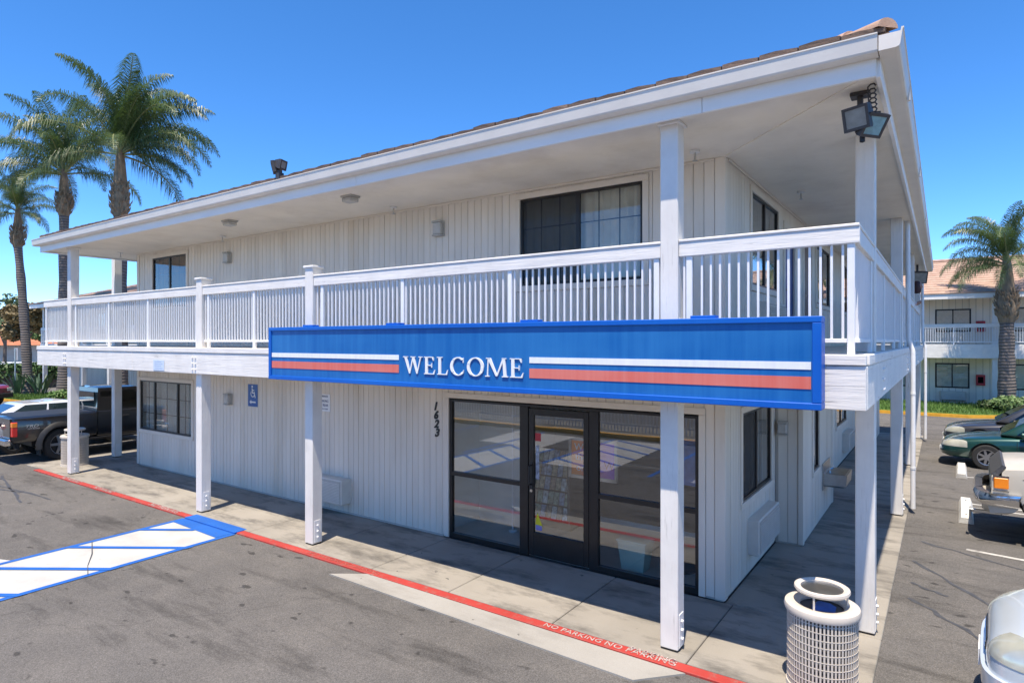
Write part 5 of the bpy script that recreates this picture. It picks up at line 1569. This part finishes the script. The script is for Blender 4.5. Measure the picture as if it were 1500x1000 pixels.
# ================================================================== person looking over the right railing
def person(x, y, z):
    t = thing('person', 'person with dark reddish hair in a pale top leaning over the right balcony rail', 'person', (x, y, z))
    m_skin = mat('skin', (.36, .19, .13), .5, .06, 9); m_hair = mat('dark auburn hair', (.045, .012, .010), .6, .2, 30); m_top = mat('pale pink top', (.62, .50, .50), .8, .06, 8); m_pants = mat('blue trousers', (.05, .07, .14), .8, .1, 8)
    V = [(0, 0, .95), (.10, 0, 1.15), (.24, 0, 1.36), (.30, 0, 1.45), (.36, 0, 1.50),           # pelvis .. neck .. head base
         (0, .09, .92), (-.04, .10, .50), (-.10, .10, .08), (.02, .10, .03),
         (0, -.09, .92), (-.04, -.10, .50), (-.10, -.10, .08), (.02, -.10, .03),
         (.24, .17, 1.33), (.34, .24, 1.10), (.50, .12, 1.19), (.24, -.17, 1.33), (.34, -.24, 1.10), (.50, -.12, 1.19)]
    Rr = [.13, .12, .12, .055, .05, .085, .06, .045, .035, .085, .06, .045, .035, .055, .042, .03, .055, .042, .03]
    E_ = [(0, 1), (1, 2), (2, 3), (3, 4), (0, 5), (5, 6), (6, 7), (7, 8), (0, 9), (9, 10), (10, 11), (11, 12), (2, 13), (13, 14), (14, 15), (2, 16), (16, 17), (17, 18)]
    me = bpy.data.meshes.new('body'); me.from_pydata(V, E_, []); o = bpy.data.objects.new('body', me); COL.objects.link(o)
    o.modifiers.new('k', 'SKIN'); s = o.modifiers.new('s', 'SUBSURF'); s.levels = 2; s.render_levels = 2
    for i, sv in enumerate(me.skin_vertices[0].data): sv.radius = (Rr[i], Rr[i]); sv.use_root = i == 0
    m2 = eval_mesh(o); bpy.data.objects.remove(o)
    m2.materials.clear()
    for mm in (m_top, m_pants, m_skin): m2.materials.append(mm)
    for p in m2.polygons:
        p.use_smooth = True
        c = p.center
        p.material_index = 1 if c.z < .98 and c.x < .16 else (2 if c.z > 1.44 or (c.x > .40) else 0)
    o = bpy.data.objects.new('body', m2); COL.objects.link(o); o.parent = t; OFF[o] = Vector((x, y, z))
    hx, hz = .43, 1.60
    b = MB(); hd = []
    b.lathe((0, 0, 0), [(0, -.125), (.045, -.115), (.068, -.07), (.078, 0), (.076, .05), (.055, .10), (0, .125)], 18)
    b.v = [(x + hx + vx * 1.12 + (.012 if vx > .06 and -.04 < vz < .01 and abs(vy) < .02 else 0), y + vy * .95, z + hz + vz) for vx, vy, vz in b.v]
    b.build('head', m_skin, t, smooth=True)
    b = MB(); b.loft([[(x + hx + .08, y - .014, z + hz - .035), (x + hx + .08, y + .014, z + hz - .035), (x + hx + .08, y + .006, z + hz + .02), (x + hx + .08, y - .006, z + hz + .02)], [(x + hx + .108, y - .01, z + hz - .03), (x + hx + .108, y + .01, z + hz - .03), (x + hx + .09, y + .004, z + hz + .02), (x + hx + .09, y - .004, z + hz + .02)]]); b.build('nose', m_skin, t, smooth=True)
    for s_ in (-1, 1):
        b = MB(); b.lathe((x + hx + .076, y + s_ * .030, z + hz + .012), [(0, -.008), (.011, 0), (0, .008)], 8); b.build('eye', m_black, t, smooth=True)
    b = MB(); b.box(x + hx + .072, x + hx + .083, y - .022, y + .022, z + hz - .066, z + hz - .056, .003); b.build('mouth', m_redcab, t)
    b = MB(); b.lathe((0, 0, 0), [(0, .150), (.06, .135), (.092, .08), (.100, .0), (.098, -.10), (.085, -.17), (.06, -.19), (.05, -.1)], 20)
    b.v = [(x + hx - .035 + vx * 1.05, y + vy, z + hz + vz) for vx, vy, vz in b.v]
    b.build('hair', m_hair, t, smooth=True, fix=False)
person(-.97, 19.9, ZD)
# ================================================================== other wings of the motel
def wing(name, label, xa, xb, Yf, flip=1, hipL=True, wins=(), cols=(), pitch=20, pick=True, doors=(), run=9.0):
    """two storey wing whose balcony face lies on y = Yf; depth runs towards flip*y"""
    t = thing(name, label, 'motel wing', ((xa + xb) / 2, Yf, 0), None)
    F = lambda a, d, z: (a, Yf + flip * d, z)
    wd = 1.5
    b = MB(F); b.box(xa + 1.5, xb, wd, wd + run, 0, 2.62); b.box(xa + 1.5, xb, wd + .01, wd + run, 3.05, 5.4); b.build('wall', m_wall, t)
    bs = MB(F); n = int((xb - xa - 1.5) / .27)
    for i in range(n):
        a = xa + 1.5 + (i + .5) * (xb - xa - 1.5) / n
        bs.box(a - .122, a + .122, wd - .015, wd + .005, .02, 2.6); bs.box(a - .122, a + .122, wd - .006, wd + .015, 3.06, 5.4)
    bs.build('siding', m_siding, t, kind='stuff')
    b = MB(F); b.box(xa, xb, .08, wd + .5, 2.62, 3.05); b.build('balcony_deck', m_soffit, t)
    b = MB(F); b.box(xa, xb, 0, .078, 2.40, 3.06, .006); b.build('deck_beam', m_white_x, t)
    for x in cols:
        b = MB(F); b.box(x - .1, x + .1, .09, .29, 0, 2.62); b.box(x - .1, x + .1, .09, .29, 3.05, 5.4); b.build('post', m_white_z, t)
    b = MB(F); b.box(xa, xb, .03, .075, 3.86, 4.04); tr = b.build('top_rail', m_white_x, t)
    b = MB(F); b.box(xa, xb, .04, .07, 3.16, 3.2)
    n = int((xb - xa) / .1)
    for i in range(n): b.box(xa + i * .1, xa + i * .1 + .02, .045, .065, 3.2, 3.86)
    for i in range(int((xb - xa) / 1.8) + 1): b.box(xa + i * 1.8, xa + i * 1.8 + .06, .042, .07, 3.061, 3.86)
    b.build('balusters', m_picket, t, kind='stuff')
    for (a0, a1, z0, z1, mc) in wins:
        b = MB(F); b.box(a0 - .07, a1 + .07, wd - .03, wd - .016, z0 - .07, z0); b.box(a0 - .07, a1 + .07, wd - .03, wd - .016, z1, z1 + .07); b.box(a0 - .07, a0, wd - .03, wd - .0165, z0, z1); b.box(a1, a1 + .07, wd - .03, wd - .0165, z0, z1)
        b.box((a0 + a1) / 2 - .025, (a0 + a1) / 2 + .025, wd - .034, wd - .02, z0, z1)
        wo = b.build('window', m_frame, t)
        b = MB(F); k = int((a1 - a0) / .09); vs = []
        for i in range(k + 1):
            a = a0 + (a1 - a0) * i / k; d = wd - .021 + .004 * math.sin(i * 2.1); vs += [(a, d, z0), (a, d, z1)]
        b.add(vs, [(2 * i, 2 * i + 2, 2 * i + 3, 2 * i + 1) for i in range(k)]); b.build('curtain', mc, wo, fix=False)
        b = MB(F); b.box(a0, a1, wd - .032, wd - .028, z0, z1); b.build('pane', m_glass, wo)
    for (a0, a1, z0, m) in doors:
        b = MB(F); b.box(a0, a1, wd - .03, wd - .017, z0, z0 + 2.05, .004); d = b.build('door', m, t)
        b = MB(F); b.lathe(F(0, 0, 0), [(0, 0), (.01, 0)], 6)
    # roof: eave board, stepped tile courses, ridge
    b = MB(F); b.box(xa - .45, xb, -.42, -.36, 5.22, 5.46, .005); b.build('fascia', m_fascia, t)
    b = MB(F); b.box(xa - .4, xb, -.36, wd + .02, 5.40, 5.44); b.build('soffit', m_soffit, t)
    sl = math.tan(R(pitch)); hw_ = run / 2 + .9
    courses = MB(F); st = .34; k = int(hw_ / st)
    for i in range(k):
        d0 = -.46 + i * st; d1 = d0 + st + .06; z0 = 5.46 + i * st * sl; hx = (d0 + .46) if hipL else 0
        courses.add([(xa - .5 + hx, d0, z0), (xb, d0, z0), (xb, d0, z0 + .055), (xa - .5 + hx, d0, z0 + .055), (xb, d1, z0 + (st + .06) * sl + .02), (xa - .5 + hx, d1, z0 + (st + .06) * sl + .02)], [(0, 1, 2, 3), (3, 2, 4, 5)])
        if hipL: courses.add([(xa - .5 + hx, d0, z0), (xa - .5 + hx, run + 2.3 - hx, z0), (xa - .5 + hx, run + 2.3 - hx, z0 + .055), (xa - .5 + hx, d0, z0 + .055), (xa - .5 + hx + st + .06, run + 2.3 - hx, z0 + (st + .06) * sl + .02), (xa - .5 + hx + st + .06, d0 + st, z0 + (st + .06) * sl + .02)], [(0, 1, 2, 3), (3, 2, 4, 5)])
    courses.build('tile_courses', m_tile2, t, kind='stuff')
    zt_ = 5.46 + k * st * sl
    b = MB(F); x0 = xa - .5 + (hw_ if hipL else 0); b.tube([(x0, -.46 + k * st, zt_ + .05), (xb, -.46 + k * st, zt_ + .05)], .11, 8); b.build('ridge_cap', m_tile2, t)
    b = MB(F); b.add([(xa - .5, -.40, 5.45), (xb, -.40, 5.45), (xb, -.46 + k * st, zt_), (x0, -.46 + k * st, zt_), (xb, run + 2.3, 5.45), (xa - .5, run + 2.3, 5.45)], [(0, 1, 2, 3), (3, 2, 4, 5)]); b.build('roof_deck', m_tile, t)
    return t, F
wr, FR_ = wing('motel_wing', 'motel wing across the right lot with brown tiled roof behind the palm', -14, 16, 36.6, 1, False,
     wins=((-.25, 1.02, .95, 2.05, m_cur_grey), (2.35, 5.2, .95, 2.05, m_curtain), (-.25, 1.08, 3.75, 4.75, m_cur_grey), (2.35, 5.2, 3.75, 4.75, m_cur_grey), (-3.6, -1.6, .95, 2.05, m_cur_grey), (-3.6, -1.6, 3.75, 4.75, m_cur_grey), (7, 9, .95, 2.05, m_curtain)),
     cols=(-3, 2.0, 7.0, 12), pitch=22, doors=((6.0, 6.9, .02, m_bluedoor),), run=9.0)
for z, lab in ((1.05, 'red extinguisher box on the lower wall of the far right wing'), (3.68, 'red extinguisher box on the upper wall of the far right wing')):
    c = Vector(FR_(1.5, 1.3, z))
    t = thing('extinguisher_box', lab, 'extinguisher box', c, 'red extinguisher boxes')
    b = MB(FR_); b.box(1.34, 1.70, 1.33, 1.483, z, z + .52, .01); bx_ = b.build('case', m_redcab, t)
    b = MB(FR_); b.box(1.41, 1.63, 1.322, 1.33, z + .12, z + .42); b.build('glass_door', m_carglass, t)
t = thing('air_conditioner', 'grey air conditioner under the lower window of the far right wing', 'air conditioner', FR_(.3, 1.4, .3), 'through wall air conditioners')
b = MB(FR_); b.box(-.1, .95, 1.3, 1.48, .28, .72, .015); b.build('case', m_wall, t)
b = MB(FR_)
for k in range(8): b.box(-.05, .9, 1.285, 1.3, .32 + k * .046, .34 + k * .046)
b.build('grille_slats', m_beige, t, kind='stuff')

wing('motel_wing', 'motel wing at left beyond the pickup with white posts and hipped roof', -45.9, -22, 14.9, 1, True,
     wins=((-33, -31, .95, 2.05, m_cur_grey), (-41.5, -39.5, 3.75, 4.85, m_cur_grey), (-37, -35, 3.75, 4.85, m_cur_grey)), cols=(-45.7, -40.1, -36.8, -31, -26), pitch=17, doors=((-34.6, -33.7, .02, m_bluedoor),), run=10)
wing('motel_wing', 'motel wing across the front lot seen mirrored in the office glass', -26, 12, -19.5, -1, False,
     wins=((-20, -18, .95, 2.05, m_curtain), (-12, -10, .95, 2.05, m_curtain), (-4, -2, .95, 2.05, m_curtain), (-20, -18, 3.75, 4.85, m_curtain), (-4, -2, 3.75, 4.85, m_curtain)), cols=(-25, -19, -13, -7, -1, 5), doors=((-9, -8.1, .02, m_redcab), (-6.5, -5.6, .02, m_redcab)))
kf = struct_root('planter_kerb', (-5, -3.5, 0))
b = MB(); b.box(-24, 10, -3.6, -3.42, -.1, .12, .01); b.build('kerb_run', m_yellow, kf)
b = MB(); b.box(-24, 10, -6.6, -3.6, -.1, .06); b.build('soil_bed', m_conc, kf)
t = thing('picket_fence', 'low white picket fence on the planter across the front lot', 'fence', (-12, -4.6, 0))
b = MB()
for k in range(110): b.box(-20 + k * .13, -19.96 + k * .13, -4.62, -4.6, .06, 1.15)
b.build('pickets', m_white, t, kind='stuff')
for z in (.25, .98):
    b = MB(); b.box(-20, -5.6, -4.65, -4.62, z, z + .07); b.build('fence_rail', m_white, t)

# ================================================================== planters with kerbs
def blades(mb, pts, n, h, wv, spread=.0):
    for _ in range(n):
        x, y, z = pts()
        a = random.uniform(0, 6.28); hh = h * random.uniform(.5, 1.2); lx, ly = random.uniform(-.5, .5) * hh, random.uniform(-.5, .5) * hh
        dx, dy = math.cos(a) * wv, math.sin(a) * wv
        mb.add([(x - dx, y - dy, z), (x + dx, y + dy, z), (x + lx, y + ly, z + hh)], [(0, 1, 2)])
def planter(name, outline, kerb_m, n):
    s = struct_root(name, (outline[0][0], outline[0][1], 0))
    b = MB(); b.prism(outline, 2, -.1, .10); b.build('kerb_ring', kerb_m, s)
    c = Vector((sum(p[0] for p in outline) / len(outline), sum(p[1] for p in outline) / len(outline)))
    inn = [tuple(c + (Vector(p) - c) * .955) for p in outline]
    b = MB(); b.prism(inn, 2, -.05, .13); b.build('turf_bed', m_grass, s)
    x0, x1 = min(p[0] for p in inn), max(p[0] for p in inn); y0, y1 = min(p[1] for p in inn), max(p[1] for p in inn)
    def inside(x, y):
        r_ = False; j = len(inn) - 1
        for i in range(len(inn)):
            if (inn[i][1] > y) != (inn[j][1] > y) and x < (inn[j][0] - inn[i][0]) * (y - inn[i][1]) / (inn[j][1] - inn[i][1]) + inn[i][0]: r_ = not r_
            j = i
        return r_
    def pick():
        while True:
            x, y = random.uniform(x0, x1), random.uniform(y0, y1)
            if inside(x, y): return (x, y, .12)
    b = MB(); blades(b, pick, n, .16, .02)
    g_ = b.build('grass', m_grass, None, fix=False); g_['kind'] = 'stuff'
planter('left_planter', [(-45.5, 11.6), (-38.5, 12.2), (-30.5, 12.4), (-29.9, 12.9), (-30.5, 13.5), (-38, 14.1), (-45, 14.3)], m_yellow, 9000)
planter('right_planter', [(-6, 32.6), (.9, 32.4), (3.0, 33.6), (9, 34.0), (9, 38.0), (-6, 38.0)], m_yellow, 12000)

# ================================================================== palms
def frond_mesh(L, elev, droop, seed, n=150, leafl=1.0, twist=0.0):
    rnd = random.Random(seed)
    b = MB(); steps = 16
    pts = []; x = 0; z = 0; e = elev
    for i in range(steps + 1):
        pts.append(Vector((x, twist * (i / steps) ** 2, z)))
        ds = L / steps
        x += math.cos(e) * ds; z += math.sin(e) * ds
        e -= droop / steps * (.35 + 1.6 * (i / steps))
    b.tube(pts, [.045 * (1 - i / steps) + .006 for i in range(steps + 1)], 5)
    nr = len(b.f)
    for k in range(n):
        u = .14 + .86 * k / (n - 1)
        f = u * steps; i = min(int(f), steps - 1); q = pts[i].lerp(pts[i + 1], f - i)
        tg_ = (pts[i + 1] - pts[i]).normalized()
        side = Vector((0, 1, 0)); up = side.cross(tg_) * -1
        if up.z < 0: up = -up
        ln = leafl * (math.sin(math.pi * min(1, .18 + u * .80)) ** .7) * rnd.uniform(.8, 1.1)
        for s_ in (-1, 1):
            rise = rnd.uniform(-.35, .75)
            d = (side * s_ * .85 + tg_ * rnd.uniform(.35, .75) + up * rise).normalized()
            wv = .0135
            p0 = q; p1 = q + d * ln * .45 + Vector((0, 0, -.02)); p2 = p1 + (d * .55 + Vector((0, 0, -.8 - .5 * rnd.random()))).normalized() * ln * .6
            wd = tg_ * wv
            b.add([tuple(p0 - wd * .6), tuple(p0 + wd * .6), tuple(p1 + wd), tuple(p1 - wd), tuple(p2)], [(0, 1, 2, 3), (3, 2, 4)])
    me = bpy.data.meshes.new('frond'); me.from_pydata(b.v, [], b.f)
    me.materials.append(m_palm); me.materials.append(m_rachis)
    for i, p in enumerate(me.polygons):
        if i < nr: p.material_index = 1; p.use_smooth = True
    return me
FR = [frond_mesh(4.3, R(84), R(75), 1), frond_mesh(4.5, R(70), R(95), 2), frond_mesh(4.6, R(56), R(105), 3), frond_mesh(4.4, R(40), R(105), 4), frond_mesh(4.2, R(22), R(95), 5), frond_mesh(3.8, R(4), R(80), 6), frond_mesh(4.6, R(62), R(80), 7, twist=.8)]
def palm(label, x, y, hc, r0, r1, n, seed, scale=1.0, wind=None, bulge=1.0, lean=(0, 0), z0=0.0, wk=.55):
    rnd = random.Random(seed)
    t = thing('palm_tree', label, 'palm tree', (x, y, z0), 'feather palms round the motel')
    top = hc - 2.35 * bulge
    k = 14
    pts = [(x + lean[0] * (i / k) ** 1.5, y + lean[1] * (i / k) ** 1.5, z0 + (top - z0) * i / k) for i in range(k + 1)]
    rs = [r0 + (r1 - r0) * (i / k) + .02 * math.sin(i * 1.9) + (.10 * math.exp(-i * 1.2)) for i in range(k + 1)]
    b = MB(); b.tube(pts, rs, 14); b.build('trunk', m_trunk, t, smooth=True)
    cx, cy = x + lean[0], y + lean[1]
    b = MB(); zz = [top - .15, top + .2 * bulge, top + .6 * bulge, top + 1.0 * bulge, top + 1.6 * bulge, hc]
    b.tube([(cx, cy, z) for z in zz], [r1 * 1.1, r1 * 1.45, r1 * 1.55, r1 * 1.2, r1 * .95, r1 * .55], 14); b.build('leaf_base', m_crownshaft, t, smooth=True)
    b = MB()
    for i in range(130):      # old leaf stubs
        a = rnd.uniform(0, 6.28); z = top + rnd.uniform(-.1, 1.05) * bulge; rr = r1 * (1.65 - .5 * abs(z - top - .45) / .8)
        p = Vector((cx + math.cos(a) * rr * .8, cy + math.sin(a) * rr * .8, z)); d = Vector((math.cos(a) * .5, math.sin(a) * .5, .9)) * rnd.uniform(.2, .38)
        s_ = Vector((-math.sin(a), math.cos(a), 0)) * .06
        b.add([tuple(p - s_), tuple(p + s_), tuple(p + d + s_ * .4), tuple(p + d - s_ * .4), tuple(p + d * .5 + Vector((math.cos(a), math.sin(a), 0)) * .07)], [(0, 1, 4), (1, 2, 4), (2, 3, 4), (3, 0, 4)])
    b.build('leaf_stubs', m_crownshaft, t, kind='stuff', fix=False)
    for i in range(n):
        u = (i + .5) / n
        mi = min(5, int(u ** 1.35 * 6.2))
        if rnd.random() < .12: mi = 6
        a = i * 2.399 + rnd.uniform(-.25, .25)
        if wind is not None and u > .25:
            a = a + math.sin(wind - a) * wk
        s_ = scale * rnd.uniform(.85, 1.1)
        inst(FR[mi], 'frond', (cx, cy, hc - .35 * u), t, (rnd.uniform(-.12, .12), rnd.uniform(-.1, .1), a), (s_, s_ * rnd.uniform(.85, 1.1), s_))
# camera-side direction helper: image right is world (+x cos yaw, +y sin yaw)
palm('feather palm at far left, smaller crown on a bare ringed trunk', -43.4, 13.5, 10.9, .26, .20, 24, 11, .62, R(150), .9, lean=(-.6, -.3))
palm('middle left feather palm with a shaggy upright crown', -38.6, 13.6, 12.4, .30, .22, 30, 12, .95, R(200), 1.0)
palm('largest left feather palm, crown swept to the right', -31.5, 13.35, 12.2, .34, .25, 32, 23, 1.05, R(35), 1.3, wk=.9)
palm('feather palm before the right wing with a shaggy brown collar', 2.35, 35.4, 6.9, .36, .26, 24, 31, .72, R(200), 1.15)

# ================================================================== shrubs, hedge, trees, street at far left
def leaf_cloud(mb, cs, n, size, flat=1.0):
    for _ in range(n):
        c, rr = random.choice(cs)
        d = Vector((random.gauss(0, 1), random.gauss(0, 1), random.gauss(0, 1))).normalized() * rr * random.uniform(.55, 1.03)
        p = Vector(c) + Vector((d.x, d.y, d.z * flat))
        u = Vector((random.uniform(-1, 1), random.uniform(-1, 1), random.uniform(-1, 1))).normalized(); v = u.orthogonal().normalized()
        s_ = size * random.uniform(.5, 1.3)
        mb.add([tuple(p - u * s_ * .5), tuple(p + v * s_ * .32), tuple(p + u * s_ * .6), tuple(p - v * s_ * .32)], [(0, 1, 2, 3)])
def tree(label, x, y, h, cr, m, n, seed, size=.35, trunk_r=.16, open_=1.0, group=None, cat='tree', nm='tree'):
    random.seed(seed)
    t = thing(nm, label, cat, (x, y, 0), group)
    b = MB(); b.tube([(x, y, -.05), (x + .1, y, h * .25), (x - .05, y + .1, h * .5)], [trunk_r, trunk_r * .8, trunk_r * .6], 8)
    cs = []
    for k in range(9):
        a = k * 2.4; rr = cr * random.uniform(.25, .62)
        e = (x + math.cos(a) * rr, y + math.sin(a) * rr, h * random.uniform(.5, .92))
        cs.append((e, cr * random.uniform(.26, .46)))
        b.tube([(x - .05, y + .1, h * random.uniform(.3, .48)), ((x + e[0]) / 2, (y + e[1]) / 2, (h * .45 + e[2]) / 2 + .2), e], [trunk_r * .45, trunk_r * .3, trunk_r * .12], 5)
    b.build('trunk', m_bark, t, smooth=True)
    c = MB(); leaf_cloud(c, cs, n, size, .8); c.build('crown', m, t, fix=False)
    return t
tree('sparse pale tree against the sky at the left edge', -78, 22.3, 8.2, 2.6, m_treeleaf, 700, 5, .34, .2)
tree('rust tinted bushy tree behind the first palm', -62, 19.0, 6.7, 2.3, m_olive, 3600, 6, .32)
tree('olive bushy tree behind the corner of the left wing', -66, 21.6, 6.9, 2.2, m_shrub, 2600, 8, .32)
tree('green tree beyond the orange roofed house', -104, 29.5, 7.2, 4.2, m_treeleaf, 3600, 9, .45)
tree('round green tree standing beyond the front lot', -13, -34, 10, 4.5, m_treeleaf, 3000, 10, .5)
tree('broad green tree standing beyond the front lot', -2, -36, 11, 5, m_treeleaf, 3000, 11, .5)
tree('green tree standing off to the right of the lot', 24, 12, 9, 4.5, m_treeleaf, 3000, 12, .5)
tree('tall green tree standing right of the green sedan', 22, 26, 9.5, 4.2, m_treeleaf, 3000, 13, .5)
random.seed(21)
def shrub(label, x, y, r_, h, m, n, size, nm='shrub', group=None):
    t = thing(nm, label, 'shrub', (x, y, .1), group)
    cs = [((x + random.uniform(-.5, .5) * r_, y + random.uniform(-.5, .5) * r_, .12 + h * random.uniform(.35, .6)), r_ * random.uniform(.45, .65)) for _ in range(6)]
    b = MB()
    for c, rr in cs: b.tube([(x, y, .05), c], [.03, .01], 5)
    b.build('stems', m_bark, t)
    c = MB(); leaf_cloud(c, cs, n, size, h / r_ * .6); c.build('foliage', m, t, fix=False)
shrub('low leafy shrub below the right palm trunk', 2.6, 34.3, 1.0, .8, m_shrub, 1500, .16)
shrub('rounded pale green shrub right of the right palm', 3.7, 34.6, 1.2, .9, m_shrub, 1700, .16)
shrub('leafy shrub at the right end of the planted bed', 5.4, 35.0, 1.1, .9, m_hedge, 1500, .16)
shrub('low shrub left of the right palm trunk', 1.7, 35.2, .6, .6, m_hedge, 800, .14)
for k, (x, y, r_) in enumerate(((-36.6, 12.9, .75), (-35.0, 12.95, .7), (-33.4, 13.0, .65), (-30.9, 12.9, .6))):
    shrub(('bright green clipped shrub first from the bird of paradise', 'bright green clipped shrub second from the bird of paradise', 'bright green clipped shrub left of the largest left palm', 'bright green shrub by the far post above the pickup bed')[k], x, y, r_, .7, m_grass, 900, .13)
# strap leaved plants at the foot of the first palm
def strap_plant(label, x, y, h, n):
    t = thing('strap_leaf_plant', label, 'plant', (x, y, .1), 'strap leaved plants in the left planter')
    b = MB()
    for i in range(n):
        a = random.uniform(0, 6.28); ln = h * random.uniform(.7, 1.15); sp = random.uniform(.15, .7)
        p0 = Vector((x + random.uniform(-.2, .2), y + random.uniform(-.2, .2), .1)); d = Vector((math.cos(a), math.sin(a), 0))
        s_ = Vector((-d.y, d.x, 0))
        pts = [p0 + d * sp * q * ln + Vector((0, 0, ln * (q - .25 * q * q))) for q in (0, .4, .75, 1.0)]
        ws = (.02, .05, .045, .004)
        vs = []
        for p, w_ in zip(pts, ws): vs += [tuple(p - s_ * w_), tuple(p + s_ * w_)]
        b.add(vs, [(0, 1, 3, 2), (2, 3, 5, 4), (4, 5, 7, 6)])
    b.build('leaves', m_strap, t, fix=False)
strap_plant('bird of paradise clump left of the first palm trunk', -43.6, 13.1, 1.7, 34)
strap_plant('bird of paradise clump right of the first palm trunk', -42.4, 13.75, 1.7, 34)
# hedge along the street, street sign, house with orange roof
t = thing('hedge', 'clipped green hedge along the street at far left', 'hedge', (-52, 16, 0))
b = MB(); b.box(-52.4, -51.6, 11.5, 20.5, -.05, 1.2); b.build('branch_core', m_bark, t)
c = MB(); cs = [((-52 + random.uniform(-.15, .15), 11.4 + k * .4, .85 + random.uniform(0, .3)), .72) for k in range(24)]; leaf_cloud(c, cs, 9000, .22, 1.1); c.build('foliage', m_hedge, t, fix=False)
t = thing('street_sign', 'grey back of a small street sign on a thin post at far left', 'sign', (-46.6, 13.85, 0))
b = MB(); b.tube([(-46.6, 13.85, -.05), (-46.6, 13.85, 2.75)], .04, 8); b.build('post', m_steel, t)
b = MB(); b.box(-46.9, -46.3, 13.89, 13.91, 2.05, 2.8, .004); b.build('plate', mat('grey sign back', (.40, .41, .43), .5, .06, 8), t)
t = thing('house', 'low pale house with an orange tiled roof at the left edge', 'house', (-91, 26, 0))
b = MB(); b.box(-100, -83, 22, 30, -.05, 2.9); b.build('wall', m_stucco, t)
b = MB(); b.add([(-101, 21.3, 2.8), (-82, 21.3, 2.8), (-82, 31, 2.8), (-101, 31, 2.8), (-96, 26, 5.6), (-87, 26, 5.6)], [(0, 1, 5, 4), (1, 2, 5), (2, 3, 4, 5), (3, 0, 4), (0, 3, 2, 1)]); b.build('roof', m_orroof, t)
for x in (-97, -93, -89, -86):
    b = MB(); b.box(x, x + 1.6, 21.97, 22.02, 1.0, 2.2); w_ = b.build('window', m_frame, t)
    b = MB(); b.box(x + .08, x + 1.52, 21.955, 21.965, 1.08, 2.12); b.build('pane', m_carglass, w_)
    
# road beyond the hedge
s = struct_root('far_road', (-64, 16, 0))
b = MB(); b.poly([(-74, -40, GZ + .004), (-55, -40, GZ + .004), (-55, 90, GZ + .004), (-74, 90, GZ + .004)]); b.build('road_surface', m_conc, s, fix=False)
b = MB(); b.box(-54.6, -54.4, -20, 60, -.1, .12, .01); b.build('kerb_run', m_yellow, s)
